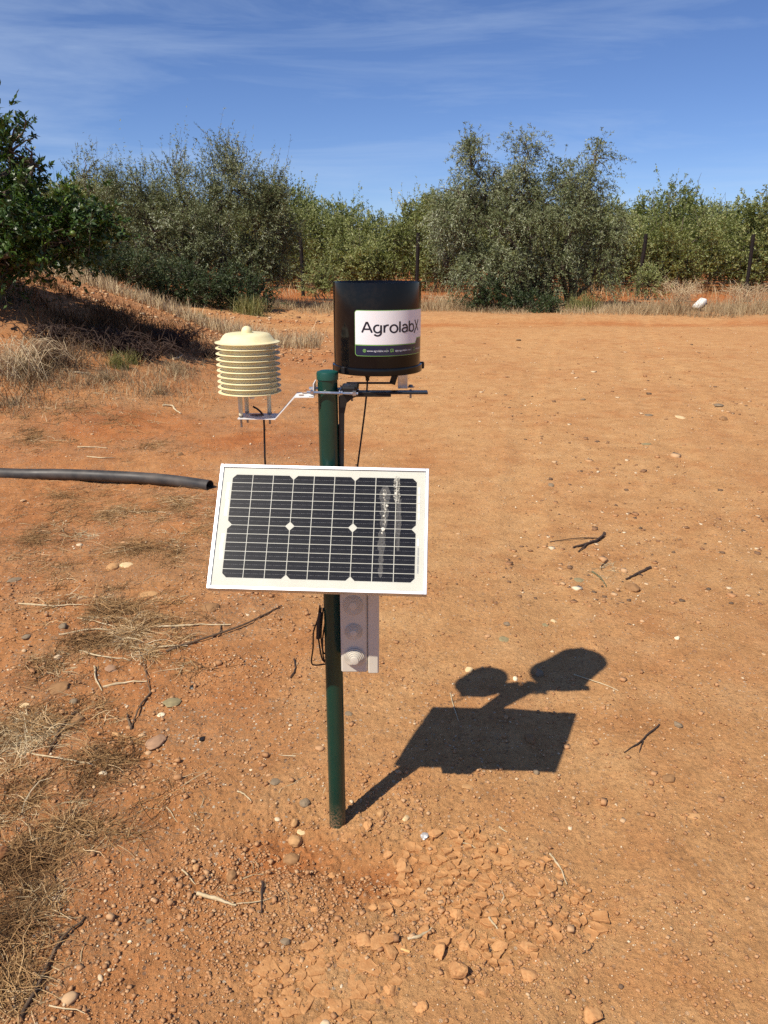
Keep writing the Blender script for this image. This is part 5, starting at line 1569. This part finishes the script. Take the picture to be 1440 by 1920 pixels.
# --- shrubs at the foot of the trees
def shrub(px_, py_, rx, rz, y, label, seed, mat='shrub', n=500, leaf=(0.07, 0.026), name='shrub', up=0.6, cat='shrub', depth=0.6):
    b = at(px_, py_ + rz, y); b[2] = gh1(b[0], y)
    lob = px_lobes([(px_, py_, rx * .7, rz), (px_ - rx * .5, py_ + rz * .2, rx * .5, rz * .8), (px_ + rx * .5, py_ + rz * .25, rx * .5, rz * .75)], y, depth)
    return build_tree(name, b, lob, label, cat, M[mat], [(0, 0)], 0.03, seed, n_sprays=n, twig=0.28, per=12, leaf=leaf, up=up, droop=.1, spread=.5, tint=(2, 2.4), shell=2.0, floor_z=0.0, twigs_n=5, clump=8, csize=.12)
shrub(925, 557, 62, 30, 23.2, 'dark green bush at the foot of the right olive tree', 501)
shrub(1005, 572, 40, 14, 23.0, 'low dark bush right of the green bush under the olive tree', 502, n=260)
shrub(340, 535, 90, 42, 21.6, 'large dark green bush under the left olive tree', 503, n=1100, depth=.9)
shrub(450, 545, 60, 36, 22.0, 'dark bush at the right foot of the left olive tree', 504, n=600)
shrub(215, 500, 70, 40, 20.5, 'dull green bush behind the grassy bank', 505, n=700, depth=.8)
shrub(600, 520, 34, 32, 28.0, 'loose yellowish bush behind the bent fence post', 506, mat='almond', n=350)
shrub(1215, 528, 26, 22, 28.5, 'small green bush at the foot of the right fence post', 507, mat='almond', n=220)
shrub(15, 590, 40, 30, 10.6, 'leafy undergrowth coloured dark for the shade below the orange tree', 508, mat='shrub', n=300, leaf=(.05, .018), depth=.4)  # dark leaf colour puts the black shade into this undergrowth

# ------------------------------------------------------------------ grass and weeds
def blades(name, label, X, Y, H, Wd, lean, mat, tint, seed, Z=None, curl=0.5, head=True):
    """ribbon of two quads per blade"""
    g = np.random.default_rng(seed); n = len(X)
    if Z is None: Z = gh(X, Y)
    P0 = np.stack([X, Y, Z - 0.01], 1)
    a = g.uniform(0, 2 * np.pi, n); le = lean * np.abs(g.normal(0, 1, n)).clip(0, 2.2)
    d = np.stack([np.cos(a) * np.sin(le), np.sin(a) * np.sin(le), np.cos(le)], 1)
    le2 = le + curl * g.uniform(0, 1, n)
    d2 = np.stack([np.cos(a) * np.sin(le2), np.sin(a) * np.sin(le2), np.cos(le2)], 1)
    P1 = P0 + d * (H * .5)[:, None]; P2 = P1 + d2 * (H * .5)[:, None]
    b = g.uniform(0, 2 * np.pi, n); s = np.stack([np.cos(b), np.sin(b), np.zeros(n)], 1) * (Wd / 2)[:, None]
    V = np.stack([P0 - s, P0 + s, P1 - s * .8, P1 + s * .8, P2 - s * .25, P2 + s * .25], 1).reshape(-1, 3)
    i0 = (np.arange(n) * 6)[:, None]
    F = np.concatenate([i0 + np.array([[0, 1, 3, 2]]), i0 + np.array([[2, 3, 5, 4]])])
    o = link(name, mesh_np(name, V, F, mat, False, np.tile(tint, 2)))
    return tag(o, label, kind='stuff')

g = np.random.default_rng(900)
# verge under the fence
n = 26000
X = g.uniform(-6, 19, n); Y = 21.7 - 0.08 * X + 1.1 * vnoise(X * .55, X * 0 + 3, 19) + g.gamma(1.6, 1.1, n)
k = (vnoise(X * .9, Y * .9, 3) > 0.34) & (np.abs(X - 5.0) > 0) ; X, Y = X[k], Y[k]
H = (0.10 + 0.40 * vnoise(X * .5 + 9, Y * .5, 4)) * g.uniform(.5, 1.3, len(X)) * (0.5 + 0.7 * sstep(21.9, 23.5, Y + .08 * X)) * (0.75 + .6 * sstep(5, 12, X))
blades('verge_grass', 'dry straw-coloured grass along the verge below the fence', X, Y, H, g.uniform(.007, .016, len(X)), .38, M['straw'], np.clip(g.beta(2.2, 1.6, len(X)) * .6 + .35 * vnoise(X * .7, Y * .7, 9), 0, 1), 901)
# dull weeds under the fence and in the orchard
n = 12000
X = g.uniform(-22, 24, n); Y = 27.5 + g.uniform(0, 10, n)
k = vnoise(X * .5, Y * .5, 13) > .42; X, Y = X[k], Y[k]; n = len(X)
blades('orchard_weeds', 'dull dry weeds below the orchard fence', X, Y, g.uniform(.15, .65, n) * (.4 + vnoise(X * .6, Y * .6, 14)), g.uniform(.010, .022, n), .35, M['weed'], np.clip(g.beta(2.4, 1.8, n), 0, 1), 904)
# crest of the bank
n = 7000
X = g.uniform(-9.5, -1.2, n); Y = 14.2 + g.gamma(1.4, 0.55, n) + 0.5 * (X + 5) * 0
H = g.uniform(.10, .34, n) * (0.6 + .7 * vnoise(X * 1.5, Y, 6))
blades('bank_grass', 'pale dry grass along the crest of the gravel bank', X, Y, H, g.uniform(.006, .013, n), .3, M['straw'], np.clip(g.beta(3, 1.4, n), 0, 1), 902)

def px_patch(cx_, cy_, rx, ry, n, gg):
    r = np.abs(gg.normal(0, 0.62, n)).clip(0, 1.7); a = gg.uniform(0, 2 * np.pi, n)
    px_, py_ = cx_ + rx * r * np.cos(a), cy_ + ry * r * np.sin(a)
    v = (CY - py_) / F_PX; dy = CT + v * ST; dz = -ST + v * CT
    X = (px_ - CX) / F_PX; Z = np.zeros(n)
    for _ in range(8):
        t = (Z - CAM_H) / dz; Z = .5 * Z + .5 * land(X * t, dy * t)
    return X * t, dy * t
# dry grass below the brush
XX, YY = [], []
for c in ((60, 705, 110, 45, 2600), (200, 715, 120, 38, 1800), (330, 700, 90, 36, 1000), (100, 670, 150, 40, 1800), (400, 665, 60, 40, 600), (20, 760, 120, 30, 700), (300, 740, 140, 26, 600)):
    a, b = px_patch(*c, g); XX.append(a); YY.append(b)
X, Y = np.concatenate(XX), np.concatenate(YY); n = len(X)
blades('dry_grass', 'matted dry grass in front of the shaded brush', X, Y, g.uniform(.04, .22, n) * (.6 + .6 * vnoise(X * 3, Y * 3, 8)), g.uniform(.003, .007, n), .75, M['straw'], np.clip(g.beta(1.8, 2.4, n), 0, 1), 903, curl=1.0)

XX, YY = [], []  # brush stems, tinted low so their colour carries the tree's shadow
for c in ((190, 610, 130, 34, 3000), (250, 640, 110, 26, 2200), (90, 600, 90, 40, 1800), (320, 640, 60, 20, 700)):
    a, b = px_patch(*c, g); XX.append(a); YY.append(b)
X, Y = np.concatenate(XX), np.concatenate(YY); n = len(X)
blades('brush_stems', 'dead stems and scrub coloured dark to deepen the shadow of the orange tree', X, Y, g.uniform(.08, .34, n) * (.5 + .8 * vnoise(X * 2, Y * 2, 18)), g.uniform(.005, .011, n), .6, M['weed'], np.clip(g.beta(1.1, 4.0, n), 0, 1), 905, curl=.8)

def weeds(name, label, patches, mat, seed, width=(.0014, .0026), length=(.05, .16), flatness=.5, tint=(1.6, 2.0)):
    """branching dry stems: ribbons of four quads that arch and sink to the ground"""
    gg = np.random.default_rng(seed)
    Xs, Ys, Ls = [], [], []
    for (cx_, cy_, rx, ry, plants, stems) in patches:
        a, b = px_patch(cx_, cy_, rx, ry, plants, gg)
        k = vnoise(a * 9, b * 9, 33) + 0.6 * vnoise(a * 23, b * 23, 34) > 0.72
        a, b = a[k], b[k]; plants = len(a)
        sc = gg.uniform(.5, 1.4, plants)
        Xs.append(np.repeat(a, stems)); Ys.append(np.repeat(b, stems)); Ls.append(np.repeat(sc, stems))
    X, Y, S = map(np.concatenate, (Xs, Ys, Ls)); n = len(X)
    L = gg.uniform(*length, n) * S
    az = gg.uniform(0, 2 * np.pi, n); el = gg.uniform(0.05, 1.2, n) * (1 - flatness * .6)
    nseg = 4
    p = np.stack([X + gg.normal(0, .012, n), Y + gg.normal(0, .012, n), np.zeros(n)], 1)
    p[:, 2] = gh(p[:, 0], p[:, 1]) + 0.001
    pts = [p]
    for k in range(nseg):
        az = az + gg.normal(0, .35, n); el = el - gg.uniform(.0, .45, n)
        q = pts[-1] + np.stack([np.cos(az) * np.cos(el), np.sin(az) * np.cos(el), np.sin(el)], 1) * (L / nseg)[:, None]
        q[:, 2] = np.maximum(q[:, 2], gh(q[:, 0], q[:, 1], False) + 0.003)
        pts.append(q)
    W = gg.uniform(*width, n) * (0.8 + 0.12 * np.hypot(X, Y))
    D = unit(pts[-1] - pts[0]); s = unit(np.cross(D, unit(gg.normal(0, 1, (n, 3)) + np.array([0, -1.0, 1.0]))))
    V = []
    for k, q in enumerate(pts):
        w = (W / 2 * (1 - .6 * k / nseg))[:, None]; V += [q - s * w, q + s * w]
    m = len(V); V = np.stack(V, 1).reshape(-1, 3)
    i0 = (np.arange(n) * m)[:, None]
    F = np.concatenate([i0 + np.array([[2 * k, 2 * k + 1, 2 * k + 3, 2 * k + 2]]) for k in range(nseg)])
    o = link(name, mesh_np(name, V, F, mat, False, np.tile(np.clip(0.6 * gg.beta(*tint, n) + 0.5 * vnoise(X * 14, Y * 14, 35) - 0.08, 0, 1), nseg)))
    return tag(o, label, kind='stuff')

weeds('dry_weeds', 'low brown dry weeds matted over the ground at the left', [
    (230, 1140, 130, 36, 200, 14), (250, 1190, 100, 40, 170, 14), (150, 1200, 90, 45, 110, 12), (300, 1230, 70, 30, 70, 12), (80, 1240, 90, 60, 60, 9), (180, 1320, 110, 40, 40, 8),
    (110, 1470, 150, 50, 200, 14), (130, 1545, 150, 55, 220, 14), (50, 1620, 80, 60, 130, 14), (30, 1740, 50, 90, 95, 13), (20, 1850, 40, 60, 60, 13), (80, 1690, 70, 50, 40, 12),
    (60, 1370, 90, 50, 110, 14), (200, 1430, 70, 40, 60, 12)], M['weed'], 910, width=(.0011, .0030), length=(.03, .13), tint=(1.6, 1.5))
weeds('thin_weeds', 'thin brown weeds between the pipe and the pebbles', [
    (200, 965, 190, 40, 220, 9), (330, 950, 70, 36, 110, 10), (60, 1010, 90, 40, 110, 9), (260, 1030, 120, 36, 140, 9), (120, 930, 200, 24, 80, 8), (380, 1000, 40, 60, 60, 9), (100, 1060, 130, 30, 40, 8), (330, 1040, 60, 36, 34, 9),
    (200, 790, 220, 30, 140, 9), (60, 820, 120, 30, 110, 9), (280, 835, 120, 20, 60, 9), (120, 770, 160, 30, 120, 9), (230, 915, 160, 16, 24, 7)], M['weed'], 911, width=(.0010, .0019), length=(.05, .20), flatness=.8, tint=(2.2, 1.5))
weeds('straw_litter', 'bleached straw litter lying among the weeds', [
    (230, 1215, 120, 40, 90, 5), (60, 1375, 85, 40, 140, 6), (200, 1160, 140, 40, 60, 4), (110, 1250, 110, 60, 40, 3), (50, 1385, 50, 25, 30, 6), (130, 1510, 150, 80, 110, 4), (50, 1690, 80, 130, 120, 4), (200, 1130, 150, 40, 24, 4),
    (330, 1020, 80, 60, 40, 4), (150, 1000, 150, 50, 60, 3), (230, 960, 180, 40, 50, 3), (180, 740, 190, 60, 60, 5), (470, 1650, 120, 60, 8, 3), (880, 1650, 150, 90, 10, 2), (1150, 1065, 60, 14, 8, 4), (600, 1480, 140, 60, 6, 2)], M['straw'], 912, width=(.0016, .0036), length=(.03, .13), flatness=1.0, tint=(3.5, 1.3))

# dead brush, coloured dark to deepen the shade, and the pale bramble at the left edge
def dead_shrub(px_, py_, w, h, label, n, r, mat, seed, arch=0.5, name='dead_shrub'):
    random.seed(seed)
    b = Vector(ground_at(px_, py_)); m = px_size(b); root = empty(name, b); tag(root, label, 'dead shrub')
    stems = MB(); tw = MB()
    for k in range(n):
        a = random.uniform(0, 2 * math.pi); L = random.uniform(.5, 1.1)
        tip = Vector((math.cos(a) * w * m * L * .9, math.sin(a) * w * m * L * .6, random.uniform(.35, 1) * h * m))
        mid = tip * .5 + Vector((0, 0, h * m * arch * random.uniform(.3, .8)))
        if arch > .4: tip.z *= random.uniform(.15, .9)
        o0 = Vector((random.gauss(0, w * m * .2), random.gauss(0, w * m * .15), -.02))
        P = smooth_path([o0, o0 + mid, o0 + tip], 5)
        stems.tube(P, [r * (1 - .7 * i / (len(P) - 1)) for i in range(len(P))], 4, caps=False)
        for q in range(4):
            p = P[random.randrange(3, len(P))]; e = p + Vector((random.gauss(0, 1), random.gauss(0, 1), random.gauss(.3, .8))) * h * m * .2
            tw.tube([p, p.lerp(e, .5) + Vector((0, 0, .01)), e], [r * .5, r * .4, r * .2], 3, caps=False)
    link('stems', stems.mesh('stems', mat), root)['kind'] = 'stuff'; link('twigs', tw.mesh('twigs', mat), root)['kind'] = 'stuff'
    return root
dead_shrub(20, 705, 130, 80, 'straw-coloured arching dead bramble at the left edge', 64, .0042, M['stick_pale'], 601, .75)
dead_shrub(120, 690, 90, 60, 'brown dead bramble right of the straw-coloured one', 44, .0045, M['stick_brown'], 602, .8)
dead_shrub(190, 655, 95, 50, 'dead brush coloured dark for the shadow of the orange tree, left clump', 70, .007, M['stick_dark'], 603, .5)
dead_shrub(260, 672, 80, 48, 'dead brush coloured dark for the shadow of the orange tree, right clump', 60, .008, M['stick_dark'], 604, .5)
dead_shrub(395, 672, 60, 36, 'grey dead brush just left of the louvred shield', 50, .006, M['stick_brown'], 605, .6)
dead_shrub(320, 650, 70, 40, 'low dead brush coloured dark for the tip of the orange tree shadow', 60, .007, M['stick_dark'], 610, .4)
dead_shrub(100, 640, 70, 44, 'dead brush coloured dark for the shade under the orange tree', 50, .008, M['stick_dark'], 606, .5)
dead_shrub(1275, 566, 50, 42, 'pale leafless bush in the verge left of the white canister', 60, .010, M['stick_pale'], 607, .3)
dead_shrub(1395, 566, 50, 36, 'pale leafless bush in the verge right of the white canister', 60, .010, M['stick_pale'], 608, .3)
dead_shrub(850, 578, 50, 26, 'pale dead brush in the verge right of the rain gauge', 60, .010, M['stick_pale'], 609, .4)
# half-green tufts
def tuft(px_, py_, wpx, hpx, label, n, seed, mat='greenweed'):
    gg = np.random.default_rng(seed)
    b = ground_at(px_, py_); m = px_size(b)
    X = gg.normal(0, wpx * m * .22, n); Y = gg.normal(0, wpx * m * .2, n)
    Z = gh(X + b[0], Y + b[1]) - b[2]
    o = blades('grass_tuft', None, X, Y, gg.uniform(.5, 1.15, n) * hpx * m, gg.uniform(.5, 1.0, n) * m * 1.2, .45, M[mat], np.clip(gg.beta(2, 2, n), 0, 1), seed, Z=Z, curl=.7)
    o.location = b; del o['kind']
    return tag(o, label, 'grass tuft')
tuft(470, 590, 60, 38, 'half-green grass tuft at the right foot of the left olive tree', 420, 701)
tuft(1092, 584, 60, 36, 'half-green grass tuft right of the right olive tree', 420, 702)
tuft(222, 690, 40, 36, 'yellow-green weed in front of the dark brush', 260, 703)
tuft(250, 682, 24, 30, 'smaller yellow-green weed behind the first', 140, 704)
tuft(380, 600, 24, 14, 'small green weed on the gravel bank', 110, 705)

# ------------------------------------------------------------------ FENCE
def fence():
    y = lambda x: 30.0 + 0.06 * x
    c0 = at(566, 500, y(-3.1)); c1 = at(1200, 500, y(10.0))
    dx = (c1[0] - c0[0]) / 3
    root = empty('wire_fence', (c0[0], y(c0[0]), gh1(c0[0], y(c0[0]))))
    tag(root, 'wire fence on dark posts in front of the almond orchard', 'fence')
    O = root.location.copy()
    zt = at(566, 437, y(-3.1))[2]
    xs = []
    for k in range(-4, 7):
        x = c0[0] + dx * k; xs.append(x)
        zg = gh1(x, y(x)); top = zt + random.uniform(-.08, .04)
        if k == 0: P = [(x + .02, y(x), zg - .2), (x, y(x), zg + 1.2), (x - .03, y(x), top - .28), (x - .11, y(x) - .02, top)]
        elif k == 3: P = [(x - .02, y(x), zg - .2), (x + .03, y(x), zg + 1.0), (x + .09, y(x), zg + 1.7), (x + .10, y(x), top + .05)]
        else: P = [(x, y(x), zg - .2), (x + random.gauss(0, .02), y(x), zg + 1.2), (x + random.gauss(0, .03), y(x), top)]
        m = MB().tube(smooth_path(P, 4), [0.07] * (len(smooth_path(P, 4))), 7)
        m.v = [tuple(Vector(v) - O) for v in m.v]
        link('post', m.mesh('post', M['fence_post'], True, 60), root)
    for h in (0.12, 0.5, 0.9, 1.3, 1.7, 2.05):
        P = [(x, y(x) - 0.055, gh1(x, y(x)) + h) for x in xs]
        P = [Vector(p) for i, p in enumerate(P)]
        q = []
        for a, b in zip(P, P[1:]): q += [a, a.lerp(b, .5) - Vector((0, 0, .02))]
        q.append(P[-1])
        m = MB().tube(q, 0.0035, 4); m.v = [tuple(Vector(v) - O) for v in m.v]
        link('wire', m.mesh('wire', M['wire']), root)
    m = MB(); x = xs[0]
    while x < xs[-1]:
        z = gh1(x, y(x)); m.tube([(x, y(x) - .06, z + .1), (x, y(x) - .06, z + 2.05)], .0022, 3, caps=False); x += .3
    m.v = [tuple(Vector(v) - O) for v in m.v]
    link('wire_mesh', m.mesh('wire_mesh', M['wire']), root)['kind'] = 'stuff'
fence()
for y_, h_, lab_ in ((34.6, .42, 'black drip hose strung along the nearest orchard row'), (39.6, .45, 'black drip hose strung along the second orchard row')):
    P = [(x, y_ + .08 * x, gh1(x, y_ + .08 * x) + h_ + .04 * math.sin(x * 1.3)) for x in np.arange(-24, 28, 2.0)]
    c = Vector(P[0]); m = MB().tube([Vector(p) - c for p in P], .02, 6)
    tag(link('drip_hose', m.mesh('drip_hose', M['rubber'], True), None, c), lab_, 'hose')

# ------------------------------------------------------------------ WHITE CANISTER in the verge
def canister():
    c = ground_at(1308, 583); m = px_size(c)
    root = empty('canister', c)
    tag(root, 'white plastic canister lying tilted in the dry verge grass', 'canister')
    R_ = Matrix.Rotation(math.radians(-24), 3, 'Y') @ Matrix.Rotation(math.radians(24), 3, 'X') @ Matrix.Rotation(math.radians(28), 3, 'Z')
    ctr = Vector((0.03, 0, 0.19))
    body = MB(); body.bbox(ctr, (0.46, 0.24, 0.17), 0.045, R_)
    link('body', body.mesh('body', M['white_can'], True, 50), root)
    e = MB(); e.bbox(ctr + R_ @ Vector((-0.215, -0.01, -0.012)), (0.05, 0.17, 0.11), 0.015, R_); link('end_shade', e.mesh('end_shade', M['dark_can']), root)  # solid dark block stands in for the shade inside the open end
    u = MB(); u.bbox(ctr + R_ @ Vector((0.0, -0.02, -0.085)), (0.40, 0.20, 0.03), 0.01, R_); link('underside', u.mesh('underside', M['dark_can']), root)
    h = MB(); h.tube(smooth_path([ctr + R_ @ Vector((0.13, -.03, .075)), ctr + R_ @ Vector((0.135, -.02, .10)), ctr + R_ @ Vector((0.135, .03, .10)), ctr + R_ @ Vector((0.13, .04, .075))], 4), .012, 6); link('handle', h.mesh('handle', M['white_can'], True), root)
    k = MB().lathe([(0, .02), (.03, .02), (.032, 0), (.03, -.02)], 14, ctr + Vector((-0.27, -.05, -.13)), R_); link('loose_cap', k.mesh('cap', M['steel_grey'], True), root)
canister()
